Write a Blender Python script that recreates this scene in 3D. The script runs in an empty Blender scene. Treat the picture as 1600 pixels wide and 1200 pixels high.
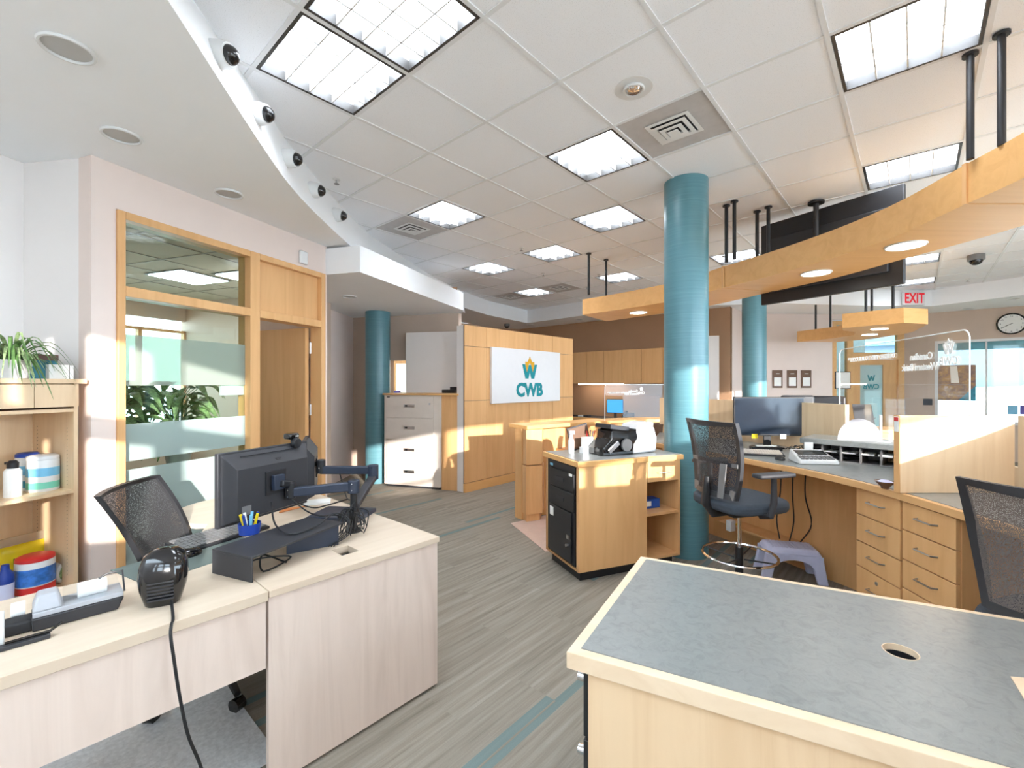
import bpy, bmesh, math, random
from mathutils import Matrix, Vector
random.seed(7)
SC = bpy.context.scene
COL = SC.collection
PI = math.pi
R = math.radians
F = 705.2
CAMZ = 1.48

# ---------------------------------------------------------------- camera, world, sun, exposure
cam = bpy.data.cameras.new('camera')
cam.sensor_width = 36.0
cam.lens = F / 1600 * 36.0
cam.clip_start = 0.05
camo = bpy.data.objects.new('camera', cam)
camo.location = (0, 0, CAMZ)
camo.rotation_euler = (PI / 2, 0, 0)
COL.objects.link(camo)
SC.camera = camo
SC.view_settings.view_transform = 'Standard'
SC.view_settings.look = 'None'
SC.view_settings.exposure = 1.15
SC.view_settings.gamma = 1.0
SC.view_settings.use_curve_mapping = False
LAMP = 8.0        # luminaire strength
wd = bpy.data.worlds.new('sky')
SC.world = wd
wd.use_nodes = True
bg = wd.node_tree.nodes['Background']
bg.inputs[0].default_value = (0.70, 0.86, 1.0, 1)
bg.inputs[1].default_value = 5.0
sl = bpy.data.lights.new('sun', 'SUN')
sl.energy = 4.4
sl.angle = R(0.6)
sl.color = (1.0, 0.95, 0.90)
so = bpy.data.objects.new('sun', sl)
SUN = Vector((-0.47, 0.88, -0.217)).normalized()
so.rotation_euler = SUN.to_track_quat('-Z', 'Y').to_euler()
so.location = (4, -6, 5)
COL.objects.link(so)


# ---------------------------------------------------------------- helpers
def lin(c):
    c = c / 255.0
    return c / 12.92 if c <= 0.04045 else ((c + 0.055) / 1.055) ** 2.4


def rgb(r, g, b):
    return (lin(r), lin(g), lin(b), 1)


def at(px, py, z):
    d = F * (CAMZ - z) / (py - 600.0)
    return ((px - 800.0) / F * d, d)


class NT:
    def __init__(s, name):
        s.m = bpy.data.materials.new(name)
        s.m.use_nodes = True
        s.t = s.m.node_tree
        s.p = s.t.nodes['Principled BSDF']

    def n(s, kind, **kw):
        nd = s.t.nodes.new(kind)
        for k, v in kw.items():
            setattr(nd, k, v)
        return nd

    def l(s, a, b):
        s.t.links.new(a, b)

    def coord(s, scale=(1, 1, 1), rot=(0, 0, 0)):
        tc = s.n('ShaderNodeTexCoord')
        mp = s.n('ShaderNodeMapping')
        mp.inputs['Scale'].default_value = scale
        mp.inputs['Rotation'].default_value = rot
        s.l(tc.outputs['Object'], mp.inputs['Vector'])
        return mp.outputs['Vector']

    def noise(s, vec, scale, detail=4, rough=0.55, dist=0.0):
        nz = s.n('ShaderNodeTexNoise')
        nz.inputs['Scale'].default_value = scale
        nz.inputs['Detail'].default_value = detail
        nz.inputs['Roughness'].default_value = rough
        nz.inputs['Distortion'].default_value = dist
        s.l(vec, nz.inputs['Vector'])
        return nz.outputs['Fac']

    def ramp(s, fac, stops):
        rp = s.n('ShaderNodeValToRGB')
        e = rp.color_ramp.elements
        e[0].position, e[0].color = stops[0]
        e[1].position, e[1].color = stops[-1]
        for p, c in stops[1:-1]:
            q = e.new(p)
            q.color = c
        s.l(fac, rp.inputs['Fac'])
        return rp.outputs['Color']

    def mix(s, fac, a, b):
        mx = s.n('ShaderNodeMix', data_type='RGBA')
        if isinstance(fac, float):
            mx.inputs[0].default_value = fac
        else:
            s.l(fac, mx.inputs[0])
        for i, v in ((6, a), (7, b)):
            if isinstance(v, tuple):
                mx.inputs[i].default_value = v
            else:
                s.l(v, mx.inputs[i])
        return mx.outputs[2]

    def math(s, op, a, b=None):
        m = s.n('ShaderNodeMath', operation=op)
        for i, v in ((0, a), (1, b)):
            if v is None:
                continue
            if isinstance(v, (int, float)):
                m.inputs[i].default_value = v
            else:
                s.l(v, m.inputs[i])
        return m.outputs[0]


def plain(name, c, rough=0.5, metal=0.0, var=0.06, nscale=12, spec=0.5, bump=0.0):
    t = NT(name)
    v = t.coord()
    nz = t.noise(v, nscale)
    base = rgb(*c)
    dk = tuple(x * (1 - var) for x in base[:3]) + (1,)
    lt = tuple(min(1, x * (1 + var)) for x in base[:3]) + (1,)
    t.l(t.ramp(nz, [(0.3, dk), (0.7, lt)]), t.p.inputs['Base Color'])
    t.p.inputs['Roughness'].default_value = rough
    t.p.inputs['Metallic'].default_value = metal
    t.p.inputs['Specular IOR Level'].default_value = spec
    if bump:
        b = t.n('ShaderNodeBump')
        b.inputs['Strength'].default_value = bump
        b.inputs['Distance'].default_value = 0.002
        t.l(t.noise(v, nscale * 12, 2), b.inputs['Height'])
        t.l(b.outputs[0], t.p.inputs['Normal'])
    return t.m


def wood(name, light, dark, grain='z', rough=0.38, spec=0.4, sc=1.0):
    t = NT(name)
    s = {'z': (9, 9, 0.7), 'x': (0.7, 9, 9), 'y': (9, 0.7, 9)}[grain]
    s = tuple(q * sc for q in s)
    v = t.coord(s)
    a = t.noise(v, 1.2, 5, 0.6, 0.9)
    s2 = tuple(q * 6 if q > 1 else q for q in s)
    b = t.noise(t.coord(s2), 1.0, 3)
    big = t.noise(t.coord(tuple(q * 0.25 for q in s)), 1.0, 1)
    c1 = t.ramp(a, [(0.25, rgb(*dark)), (0.6, rgb(*light))])
    c2 = t.mix(t.math('MULTIPLY', b, 0.22), c1, rgb(*dark))
    c3 = t.mix(t.math('MULTIPLY', big, 0.25), c2, rgb(*light))
    t.l(c3, t.p.inputs['Base Color'])
    t.p.inputs['Roughness'].default_value = rough
    t.p.inputs['Specular IOR Level'].default_value = spec
    return t.m


def emit(name, c, strength):
    t = NT(name)
    t.p.inputs['Base Color'].default_value = rgb(*c)
    t.p.inputs['Emission Color'].default_value = rgb(*c)
    t.p.inputs['Emission Strength'].default_value = strength
    return t.m


def glassy(name, c, clear=0.9, rough=0.02):
    t = NT(name)
    tr = t.n('ShaderNodeBsdfTransparent')
    tr.inputs[0].default_value = rgb(*c)
    gl = t.n('ShaderNodeBsdfGlossy')
    gl.inputs['Roughness'].default_value = rough
    mx = t.n('ShaderNodeMixShader')
    fr = t.n('ShaderNodeFresnel')
    fr.inputs[0].default_value = 1.35
    f2 = t.math('ADD', t.math('MULTIPLY', fr.outputs[0], 0.16), max(.005, 1 - clear - 0.045))
    t.l(f2, mx.inputs[0])
    t.l(tr.outputs[0], mx.inputs[1])
    t.l(gl.outputs[0], mx.inputs[2])
    t.l(mx.outputs[0], t.t.nodes['Material Output'].inputs[0])
    return t.m


def frosted(name, c, amount):
    t = NT(name)
    tr = t.n('ShaderNodeBsdfTransparent')
    tr.inputs[0].default_value = rgb(*c)
    df = t.n('ShaderNodeBsdfDiffuse')
    df.inputs[0].default_value = rgb(*c)
    tl = t.n('ShaderNodeBsdfTranslucent')
    tl.inputs[0].default_value = rgb(*c)
    m1 = t.n('ShaderNodeMixShader')
    m1.inputs[0].default_value = 0.3
    t.l(df.outputs[0], m1.inputs[1])
    t.l(tl.outputs[0], m1.inputs[2])
    m2 = t.n('ShaderNodeMixShader')
    m2.inputs[0].default_value = amount
    t.l(tr.outputs[0], m2.inputs[1])
    t.l(m1.outputs[0], m2.inputs[2])
    t.l(m2.outputs[0], t.t.nodes['Material Output'].inputs[0])
    return t.m


def meshcloth(name, c, hole=0.35, scale=260):
    t = NT(name)
    t.p.inputs['Base Color'].default_value = rgb(*c)
    t.p.inputs['Roughness'].default_value = 0.7
    vo = t.n('ShaderNodeTexVoronoi')
    vo.inputs['Scale'].default_value = scale
    t.l(t.coord(), vo.inputs['Vector'])
    a = t.math('GREATER_THAN', vo.outputs['Distance'], hole)
    tr = t.n('ShaderNodeBsdfTransparent')
    mx = t.n('ShaderNodeMixShader')
    t.l(a, mx.inputs[0])
    t.l(tr.outputs[0], mx.inputs[1])
    t.l(t.p.outputs[0], mx.inputs[2])
    t.l(mx.outputs[0], t.t.nodes['Material Output'].inputs[0])
    return t.m


class MB:
    """collects geometry, built as one mesh object"""

    def __init__(s):
        s.v, s.f, s.M = [], [], Matrix.Identity(4)

    def mat(s, M):
        s.M = M
        return s

    def add(s, vs, fs):
        o = len(s.v)
        s.v += [s.M @ Vector(q) for q in vs]
        s.f += [tuple(i + o for i in f) for f in fs]
        return s

    def box(s, x0, x1, y0, y1, z0, z1):
        vs = [(x, y, z) for z in (z0, z1) for x, y in ((x0, y0), (x1, y0), (x1, y1), (x0, y1))]
        return s.add(vs, [(3, 2, 1, 0), (4, 5, 6, 7), (0, 1, 5, 4), (1, 2, 6, 5), (2, 3, 7, 6), (3, 0, 4, 7)])

    def prism(s, poly, z0, z1):
        a = sum(poly[i][0] * poly[(i + 1) % len(poly)][1] - poly[(i + 1) % len(poly)][0] * poly[i][1] for i in range(len(poly)))
        if a < 0:
            poly = poly[::-1]
        n = len(poly)
        vs = [(x, y, z0) for x, y in poly] + [(x, y, z1) for x, y in poly]
        fs = [tuple(range(n - 1, -1, -1)), tuple(range(n, 2 * n))]
        fs += [(i, (i + 1) % n, n + (i + 1) % n, n + i) for i in range(n)]
        return s.add(vs, fs)

    def hexa(s, b, t):
        """8 corner solid: four bottom and four top points"""
        return s.add(list(b) + list(t), [(3, 2, 1, 0), (4, 5, 6, 7), (0, 1, 5, 4), (1, 2, 6, 5), (2, 3, 7, 6), (3, 0, 4, 7)])

    def strip(s, A, B, z0, z1):
        """curved bar between two polylines of equal length"""
        n = len(A)
        vs = []
        for i in range(n):
            vs += [(A[i][0], A[i][1], z0), (B[i][0], B[i][1], z0), (B[i][0], B[i][1], z1), (A[i][0], A[i][1], z1)]
        fs = [(0, 1, 2, 3), (4 * n - 1, 4 * n - 2, 4 * n - 3, 4 * n - 4)]
        for i in range(n - 1):
            a, b = 4 * i, 4 * i + 4
            fs += [(a, b, b + 1, a + 1), (a + 1, b + 1, b + 2, a + 2), (a + 2, b + 2, b + 3, a + 3), (a + 3, b + 3, b, a)]
        return s.add(vs, fs)

    def lathe(s, prof, n=24, cx=0, cy=0, close=True):
        k = len(prof)
        vs = []
        for i in range(n):
            a = 2 * PI * i / n
            vs += [(cx + r * math.cos(a), cy + r * math.sin(a), z) for r, z in prof]
        fs = []
        for i in range(n):
            j = (i + 1) % n
            for m in range(k - 1):
                fs.append((i * k + m, j * k + m, j * k + m + 1, i * k + m + 1))
        if close:
            if prof[0][0] > 1e-6:
                fs.append(tuple(i * k for i in range(n - 1, -1, -1)))
            if prof[-1][0] > 1e-6:
                fs.append(tuple(i * k + k - 1 for i in range(n)))
        return s.add(vs, fs)

    def loft(s, rings, n=28, e=.6):
        vs, fs = [], []
        for (w, d, z, ox, oy) in rings:
            for k in range(n):
                a = 2 * PI * k / n
                ca, sa = math.cos(a), math.sin(a)
                vs.append((ox + w * math.copysign(abs(ca) ** e, ca), oy + d * math.copysign(abs(sa) ** e, sa), z))
        for i in range(len(rings) - 1):
            for k in range(n):
                j = (k + 1) % n
                fs.append((i * n + k, i * n + j, (i + 1) * n + j, (i + 1) * n + k))
        fs.append(tuple(range(n - 1, -1, -1)))
        fs.append(tuple(range((len(rings) - 1) * n, len(rings) * n)))
        return s.add(vs, fs)

    def cyl(s, r, z0, z1, n=24, cx=0, cy=0):
        return s.lathe([(r, z0), (r, z1)], n, cx, cy)

    def tube(s, path, r, n=8):
        P = [Vector(p) for p in path]
        rr = r if isinstance(r, (list, tuple)) else [r] * len(P)
        vs = []
        up = None
        for i, p in enumerate(P):
            d = (P[min(i + 1, len(P) - 1)] - P[max(i - 1, 0)]).normalized()
            if up is None:
                up = Vector((0, 0, 1)) if abs(d.z) < 0.9 else Vector((1, 0, 0))
            x = d.cross(up)
            if x.length < 1e-5:
                x = d.cross(Vector((0, 1, 0)))
            x.normalize()
            y = d.cross(x).normalized()
            up = -y if (-y).dot(up) > 0 else y
            for k in range(n):
                a = 2 * PI * k / n
                vs.append(tuple(p + x * (math.cos(a) * rr[i]) + y * (math.sin(a) * rr[i])))
        fs = []
        for i in range(len(P) - 1):
            for k in range(n):
                a, b = i * n + k, i * n + (k + 1) % n
                fs.append((a, b, b + n, a + n))
        fs += [tuple(range(n)), tuple(range((len(P) - 1) * n + n - 1, (len(P) - 1) * n - 1, -1))]
        return s.add(vs, fs)

    def torus(s, Rr, r, z=0, n=40, m=8):
        vs, fs = [], []
        for i in range(n):
            a = 2 * PI * i / n
            for k in range(m):
                b = 2 * PI * k / m
                q = Rr + r * math.cos(b)
                vs.append((q * math.cos(a), q * math.sin(a), z + r * math.sin(b)))
        for i in range(n):
            for k in range(m):
                fs.append((i * m + k, ((i + 1) % n) * m + k, ((i + 1) % n) * m + (k + 1) % m, i * m + (k + 1) % m))
        return s.add(vs, fs)

    def ribbon(s, pts, w, side):
        """flat tapering leaf along pts"""
        n = len(pts)
        sd = Vector(side).normalized()
        vs = []
        for i, p in enumerate(pts):
            t = i / (n - 1)
            ww = w * (0.35 + 0.65 * math.sin(PI * min(1, t * 1.15 + 0.12))) if t < 0.98 else w * 0.05
            p = Vector(p)
            vs += [tuple(p - sd * ww), tuple(p + Vector((0, 0, -ww * 0.5))), tuple(p + sd * ww)]
        fs = []
        for i in range(n - 1):
            a = 3 * i
            fs += [(a, a + 1, a + 4, a + 3), (a + 1, a + 2, a + 5, a + 4)]
        return s.add(vs, fs)

    def build(s, name, mat, parent=None, bev=0.0, seg=2, smooth=True, sub=0):
        me = bpy.data.meshes.new(name)
        me.from_pydata([tuple(q) for q in s.v], [], s.f)
        bm = bmesh.new()
        bm.from_mesh(me)
        bmesh.ops.recalc_face_normals(bm, faces=bm.faces)
        bm.to_mesh(me)
        bm.free()
        me.materials.append(mat)
        if smooth:
            me.polygons.foreach_set('use_smooth', [True] * len(me.polygons))
            me.set_sharp_from_angle(angle=R(38))
        me.update()
        o = bpy.data.objects.new(name, me)
        COL.objects.link(o)
        if parent is not None:
            o.parent = parent
        if bev:
            b = o.modifiers.new('bevel', 'BEVEL')
            b.width = bev
            b.segments = seg
            b.limit_method = 'ANGLE'
            b.angle_limit = R(40)
        if sub:
            q = o.modifiers.new('sub', 'SUBSURF')
            q.levels = q.render_levels = sub
        return o


def tag(o, label, cat, group=None, kind=None):
    if label:
        o['label'] = label
    if cat:
        o['category'] = cat
    if group:
        o['group'] = group
    if kind:
        o['kind'] = kind
    return o


def thing(name, label, cat, loc=(0, 0, 0), rz=0.0, group=None, kind=None):
    o = bpy.data.objects.new(name, None)
    o.empty_display_size = 0.1
    COL.objects.link(o)
    o.location = loc
    o.rotation_euler = (0, 0, rz)
    return tag(o, label, cat, group, kind)


def place(o, loc, rz=0.0):
    o.location = loc
    o.rotation_euler = (0, 0, rz)
    return o


def struct(name, mb, mat, parent=None, **kw):
    o = mb.build(name, mat, parent, **kw)
    if parent is None:
        o['kind'] = 'structure'
    return o


def dup(root, loc, rz=None, label=None, group=None):
    def cp(o, par):
        c = o.copy()
        COL.objects.link(c)
        if par is not None:
            c.parent = par
        for ch in [q for q in COL.objects if q.parent == o and q != c]:
            cp(ch, c)
        return c
    kids = {}
    for q in COL.objects:
        if q.parent is not None:
            kids.setdefault(q.parent.name, []).append(q)

    def cp2(o, par):
        c = o.copy()
        COL.objects.link(c)
        if par is not None:
            c.parent = par
        for ch in kids.get(o.name, []):
            cp2(ch, c)
        return c
    r = cp2(root, None)
    r.location = loc
    if rz is not None:
        r.rotation_euler = (0, 0, rz)
    if label:
        r['label'] = label
    if group:
        r['group'] = group
    return r


def text(name, s, size, mat, parent, M, mirror=False, ext=0.001, align='CENTER', spacing=1.0, bold=0.0, wscale=1.0):
    cu = bpy.data.curves.new('txt', 'FONT')
    cu.body = s
    cu.size = size
    cu.extrude = ext
    cu.offset = bold
    cu.align_x = align
    cu.align_y = 'CENTER'
    cu.space_character = spacing
    cu.resolution_u = 3
    to = bpy.data.objects.new('txt', cu)
    COL.objects.link(to)
    dg = bpy.context.evaluated_depsgraph_get()
    dg.update()
    me = bpy.data.meshes.new_from_object(to.evaluated_get(dg))
    bpy.data.objects.remove(to)
    bpy.data.curves.remove(cu)
    me.name = name
    S = Matrix.Diagonal((-wscale if mirror else wscale, 1, 1, 1))
    me.transform(M @ S)
    if mirror:
        me.flip_normals()
    me.materials.clear()
    me.materials.append(mat)
    o = bpy.data.objects.new(name, me)
    COL.objects.link(o)
    if parent is not None:
        o.parent = parent
    return o


def T(x, y, z):
    return Matrix.Translation((x, y, z))


def RX(a):
    return Matrix.Rotation(a, 4, 'X')


def RY(a):
    return Matrix.Rotation(a, 4, 'Y')


def RZ(a):
    return Matrix.Rotation(a, 4, 'Z')


UPR = RX(PI / 2)      # text lying in xy -> upright, facing -y


def resample(P, n, smooth=True):
    P = [Vector((p[0], p[1], 0)) for p in P]
    if smooth and len(P) > 2:
        Q = []
        for i in range(len(P) - 1):
            p0 = P[i - 1] if i > 0 else P[i] * 2 - P[i + 1]
            p1, p2 = P[i], P[i + 1]
            p3 = P[i + 2] if i + 2 < len(P) else P[i + 1] * 2 - P[i]
            for k in range(12):
                t = k / 12
                Q.append(0.5 * ((2 * p1) + (-p0 + p2) * t + (2 * p0 - 5 * p1 + 4 * p2 - p3) * t * t + (-p0 + 3 * p1 - 3 * p2 + p3) * t ** 3))
        Q.append(P[-1])
        P = Q
    L = [0]
    for i in range(len(P) - 1):
        L.append(L[-1] + (P[i + 1] - P[i]).length)
    out = []
    for k in range(n):
        s = L[-1] * k / (n - 1)
        i = 0
        while i < len(P) - 2 and L[i + 1] < s:
            i += 1
        t = (s - L[i]) / max(1e-9, L[i + 1] - L[i])
        q = P[i].lerp(P[i + 1], min(1, t))
        out.append((q.x, q.y))
    return out


def soft(P, k=5):
    P = [Vector(p) for p in P]
    Q = []
    for i in range(len(P) - 1):
        p0 = P[i - 1] if i > 0 else P[i] * 2 - P[i + 1]
        p1, p2 = P[i], P[i + 1]
        p3 = P[i + 2] if i + 2 < len(P) else P[i + 1] * 2 - P[i]
        for q in range(k):
            t = q / k
            Q.append(0.5 * ((2 * p1) + (-p0 + p2) * t + (2 * p0 - 5 * p1 + 4 * p2 - p3) * t * t + (-p0 + 3 * p1 - 3 * p2 + p3) * t ** 3))
    Q.append(P[-1])
    return Q


def offset(P, d):
    out = []
    for i, p in enumerate(P):
        a = P[max(i - 1, 0)]
        b = P[min(i + 1, len(P) - 1)]
        v = Vector((b[0] - a[0], b[1] - a[1])).normalized()
        out.append((p[0] + v.y * d, p[1] - v.x * d))
    return out


def cut(o, cutter_mb):
    """boolean a hole into a mesh and keep the result as plain mesh"""
    c = cutter_mb.build('cutter', o.data.materials[0])
    c.parent = o.parent
    m = o.modifiers.new('cut', 'BOOLEAN')
    m.object = c
    m.operation = 'DIFFERENCE'
    m.solver = 'EXACT'
    bpy.context.view_layer.update()
    dg = bpy.context.evaluated_depsgraph_get()
    me = bpy.data.meshes.new_from_object(o.evaluated_get(dg))
    o.modifiers.clear()
    me.polygons.foreach_set('use_smooth', [False] * len(me.polygons))
    o.data = me
    bpy.data.objects.remove(c)
    return o


# building axes: A runs away to the right (along the carpet planks), B away to the left
YAW = R(41.747)
AX = (math.sin(YAW), math.cos(YAW))
BX = (-math.cos(YAW), math.sin(YAW))
RG = -YAW            # rotation of the ceiling grid / floor frame
RA = PI / 2 - YAW    # rotation with local x along A


def AB(o, a, b):
    return (o[0] + a * AX[0] + b * BX[0], o[1] + a * AX[1] + b * BX[1])


# ---------------------------------------------------------------- materials
M = {}
M['wall'] = plain('wall paint', (234, 216, 206), 0.7, var=0.02, nscale=3)
M['wallwhite'] = plain('white wall paint', (238, 232, 228), 0.65, var=0.015, nscale=3)
M['soffit'] = plain('white soffit paint', (247, 248, 249), 0.7, var=0.01, nscale=3)
M['brown'] = plain('brown wall paint', (176, 138, 106), 0.6, var=0.04, nscale=2)
M['tan'] = plain('tan wall paint', (206, 184, 166), 0.6, var=0.04, nscale=2)
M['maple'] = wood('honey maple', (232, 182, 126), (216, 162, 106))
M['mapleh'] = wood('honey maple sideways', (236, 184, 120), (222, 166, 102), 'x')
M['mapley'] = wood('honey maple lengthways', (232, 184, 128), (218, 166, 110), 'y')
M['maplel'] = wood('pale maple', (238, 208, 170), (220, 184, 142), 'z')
M['ash'] = wood('whitewashed ash', (230, 211, 198), (208, 187, 173), 'z')
M['ashtop'] = wood('whitewashed ash top', (222, 204, 182), (206, 184, 160), 'x')
M['edgecream'] = wood('cream maple edge', (240, 216, 186), (226, 198, 164), 'x')
M['black'] = plain('black plastic', (34, 34, 37), 0.42, var=0.08)
M['blackg'] = plain('glossy black plastic', (16, 16, 18), 0.08, var=0.05, spec=0.7)
M['dark'] = plain('charcoal plastic', (50, 50, 54), 0.5, var=0.05)
M['navy'] = plain('navy grey powder coat', (46, 54, 70), 0.38, var=0.05)
M['fabric'] = plain('dark blue grey seat fabric', (58, 66, 76), 0.9, var=0.12, nscale=40, bump=0.3)
M['grey'] = plain('grey plastic', (120, 118, 118), 0.45)
M['lam'] = None
M['steel'] = plain('brushed steel', (196, 196, 198), 0.28, 1.0, var=0.05)
M['chrome'] = plain('chrome', (225, 225, 228), 0.08, 1.0, var=0.01)
M['white'] = plain('white plastic', (226, 226, 225), 0.35, var=0.02)
M['paper'] = plain('white paper', (245, 244, 240), 0.8, var=0.02)
M['cream'] = plain('cream enamel steel', (222, 210, 198), 0.42, var=0.02)
M['lilac'] = plain('pale lilac plastic', (212, 216, 244), 0.45, var=0.03)
M['green'] = plain('leaf green', (92, 128, 70), 0.5, var=0.35, nscale=30)
M['greenl'] = plain('variegated leaf', (150, 172, 120), 0.5, var=0.5, nscale=60)
M['blue'] = plain('turquoise print', (40, 140, 165), 0.5, var=0.25, nscale=20)
M['darkblue'] = plain('dark blue print', (30, 62, 150), 0.4, var=0.1)
M['red'] = plain('red plastic', (214, 50, 48), 0.4)
M['yellow'] = plain('yellow film', (232, 204, 34), 0.3, var=0.08)
M['purple'] = plain('purple plastic', (96, 84, 170), 0.5)
M['ltblue'] = plain('light blue print', (120, 190, 225), 0.4, var=0.1)
M['brownbox'] = plain('brown lid', (110, 78, 66), 0.5)
M['clay'] = plain('bronze plastic', (112, 84, 66), 0.35)
M['teal'] = plain('teal lettering', (0, 140, 150), 0.4, var=0.02)
M['gold'] = plain('golden yellow emblem', (226, 168, 30), 0.4, var=0.02)
M['signwhite'] = plain('satin white sign board', (232, 230, 230), 0.25, var=0.01)
M['exitred'] = emit('exit letters red', (190, 12, 32), .35)
M['louver'] = plain('white louver', (238, 238, 236), 0.4, var=0.01)
M['can'] = plain('pale can reflector', (188, 186, 182), 0.4, var=0.03)
M['lampframe'] = plain('dark lamp frame', (60, 58, 56), 0.4, var=0.05)
M['tube'] = emit('luminaire diffuser', (236, 244, 255), LAMP)
M['disc'] = emit('downlight lens', (255, 250, 240), 12.0)
M['glass'] = glassy('window glass', (236, 244, 240), 0.93)
M['acrylic'] = glassy('clear acrylic', (252, 253, 253), 0.94)
M['acredge'] = plain('bright acrylic edge', (236, 240, 240), 0.3, var=0.01)
M['frost'] = frosted('frosted band', (206, 222, 218), 0.72)
M['frost2'] = frosted('light frosted film', (206, 214, 204), 0.5)
M['mesh'] = meshcloth('black mesh', (58, 57, 58), 0.22)
M['mesh2'] = meshcloth('grey brown mesh', (112, 104, 100), 0.36, 300)
M['mesh3'] = meshcloth('dark open mesh', (52, 52, 56), 0.33, 280)
M['cable'] = plain('black cable', (24, 24, 26), 0.5)
M['screen'] = plain('dark display glass', (44, 52, 64), 0.12, var=0.05)
M['lcd'] = emit('lit blue display', (50, 130, 200), 0.9)
M['snow'] = plain('snow', (240, 243, 248), 0.8, var=0.02)
M['facade'] = plain('blue grey facade', (112, 122, 134), 0.8, var=0.03)
M['bluebox'] = plain('blue carton', (32, 84, 176), 0.5, var=0.15)
M['tile'] = plain('stone floor tile', (206, 180, 166), 0.3, var=0.06)
M['sunlens'] = plain('pleated shade', (236, 240, 244), 0.8, var=0.01)

t = NT('grey laminate')
v = t.coord()
c = t.ramp(t.noise(v, 26, 6, 0.7, 1.2), [(0.25, rgb(116, 120, 119)), (0.5, rgb(136, 139, 137)), (0.8, rgb(146, 148, 146))])
t.l(c, t.p.inputs['Base Color'])
t.p.inputs['Roughness'].default_value = 0.3
t.p.inputs['Specular IOR Level'].default_value = 0.6
M['lam'] = t.m

t = NT('brushed teal column paint')
v = t.coord((1.2, 1.2, 60.0))
c = t.ramp(t.noise(v, 1.5, 5, 0.7), [(0.25, rgb(84, 128, 138)), (0.6, rgb(94, 140, 149)), (0.85, rgb(122, 162, 170))])
t.l(c, t.p.inputs['Base Color'])
t.p.inputs['Roughness'].default_value = 0.3
b = t.n('ShaderNodeBump')
b.inputs['Strength'].default_value = 0.06
b.inputs['Distance'].default_value = 0.004
t.l(t.noise(v, 1.5, 4), b.inputs['Height'])
t.l(b.outputs[0], t.p.inputs['Normal'])
M['column'] = t.m

t = NT('acoustic ceiling tile')
v = t.coord()
n1 = t.noise(v, 220, 3, 0.7)
c = t.ramp(n1, [(0.32, rgb(214, 215, 216)), (0.42, rgb(248, 249, 252)), (0.9, rgb(251, 252, 254))])
t.l(c, t.p.inputs['Base Color'])
t.p.inputs['Roughness'].default_value = 0.9
M['ceil'] = t.m

# carpet planks 0.25 x 1 m laid along A (object y)
t = NT('striped carpet planks')
tc = t.n('ShaderNodeTexCoord')
sp = t.n('ShaderNodeSeparateXYZ')
t.l(tc.outputs['Object'], sp.inputs[0])
X, Y = sp.outputs[0], sp.outputs[1]
row = t.math('FLOOR', t.math('DIVIDE', X, 0.25))
yo = t.math('ADD', Y, t.math('MULTIPLY', t.math('FRACT', t.math('MULTIPLY', row, 0.618)), 1.0))
colm = t.math('FLOOR', yo)
cb = t.n('ShaderNodeCombineXYZ')
t.l(row, cb.inputs[0]); t.l(colm, cb.inputs[1])
wn = t.n('ShaderNodeTexWhiteNoise', noise_dimensions='3D')
t.l(cb.outputs[0], wn.inputs[0])
plank = wn.outputs[0]
st = t.n('ShaderNodeCombineXYZ')
t.l(t.math('MULTIPLY', X, 34.0), st.inputs[0])
t.l(t.math('MULTIPLY', Y, 1.3), st.inputs[1])
t.l(t.math('MULTIPLY', plank, 9.0), st.inputs[2])
streak = t.noise(st.outputs[0], 1.0, 4, 0.65)
base = t.ramp(streak, [(0.25, rgb(124, 117, 104)), (0.45, rgb(150, 141, 128)), (0.62, rgb(167, 158, 145)), (0.8, rgb(182, 172, 160))])
base = t.mix(t.math('MULTIPLY', plank, 0.30), base, rgb(130, 124, 112))
s2 = t.math('FLOOR', t.math('DIVIDE', X, 0.045))
cb2 = t.n('ShaderNodeCombineXYZ')
t.l(s2, cb2.inputs[0]); t.l(colm, cb2.inputs[1]); cb2.inputs[2].default_value = 3.0
wn2 = t.n('ShaderNodeTexWhiteNoise', noise_dimensions='3D')
t.l(cb2.outputs[0], wn2.inputs[0])
teal = t.math('GREATER_THAN', wn2.outputs[0], 0.955)
col = t.mix(t.math('MULTIPLY', teal, 0.75), base, rgb(104, 134, 136))
pile = t.noise(tc.outputs['Object'], 160, 2, 0.8)
col = t.mix(t.math('MULTIPLY', pile, 0.4), col, rgb(108, 102, 92))
t.l(col, t.p.inputs['Base Color'])
t.p.inputs['Roughness'].default_value = 0.95
t.p.inputs['Specular IOR Level'].default_value = 0.1
b = t.n('ShaderNodeBump')
b.inputs['Strength'].default_value = 0.4
b.inputs['Distance'].default_value = 0.003
t.l(pile, b.inputs['Height'])
t.l(b.outputs[0], t.p.inputs['Normal'])
M['carpet'] = t.m

# ---------------------------------------------------------------- floor
fl = MB().box(-14, 12, -8, 18, -0.1, 0)
o = struct('floor', fl, M['carpet'])
o.rotation_euler = (0, 0, RG)

# stone inlay beside the reception counter
P = [at(798, 818, 0), at(852, 862, 0), at(1000, 850, 0), at(1000, 800, 0), at(850, 806, 0)]
tp = MB().prism(P, 0.0, 0.004)
struct('trim_1', tp, M['tile'])

# ---------------------------------------------------------------- tiled ceiling on the building grid
CZ = 3.25
K = CZ - CAMZ
GX0, GY0, SI, SJ = -1.9039 * K, 0.5175 * K, 0.3432 * K, 0.34957 * K
FIX = [(1, 0), (2, 0), (2, 3), (-1, 3), (1, 5), (-1, 6), (-3, 6), (-4, 9), (-1, 9), (2, 9), (5, 3), (5, 6), (5, 12), (5, 15), (5, 9),
       (2, -3), (5, 0), (8, 6), (8, 3), (8, 0)]  # this row is out of view, added to help light the room
VENT = [(3, 3), (-2, 3), (-3, 9), (-5, 9)]


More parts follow.
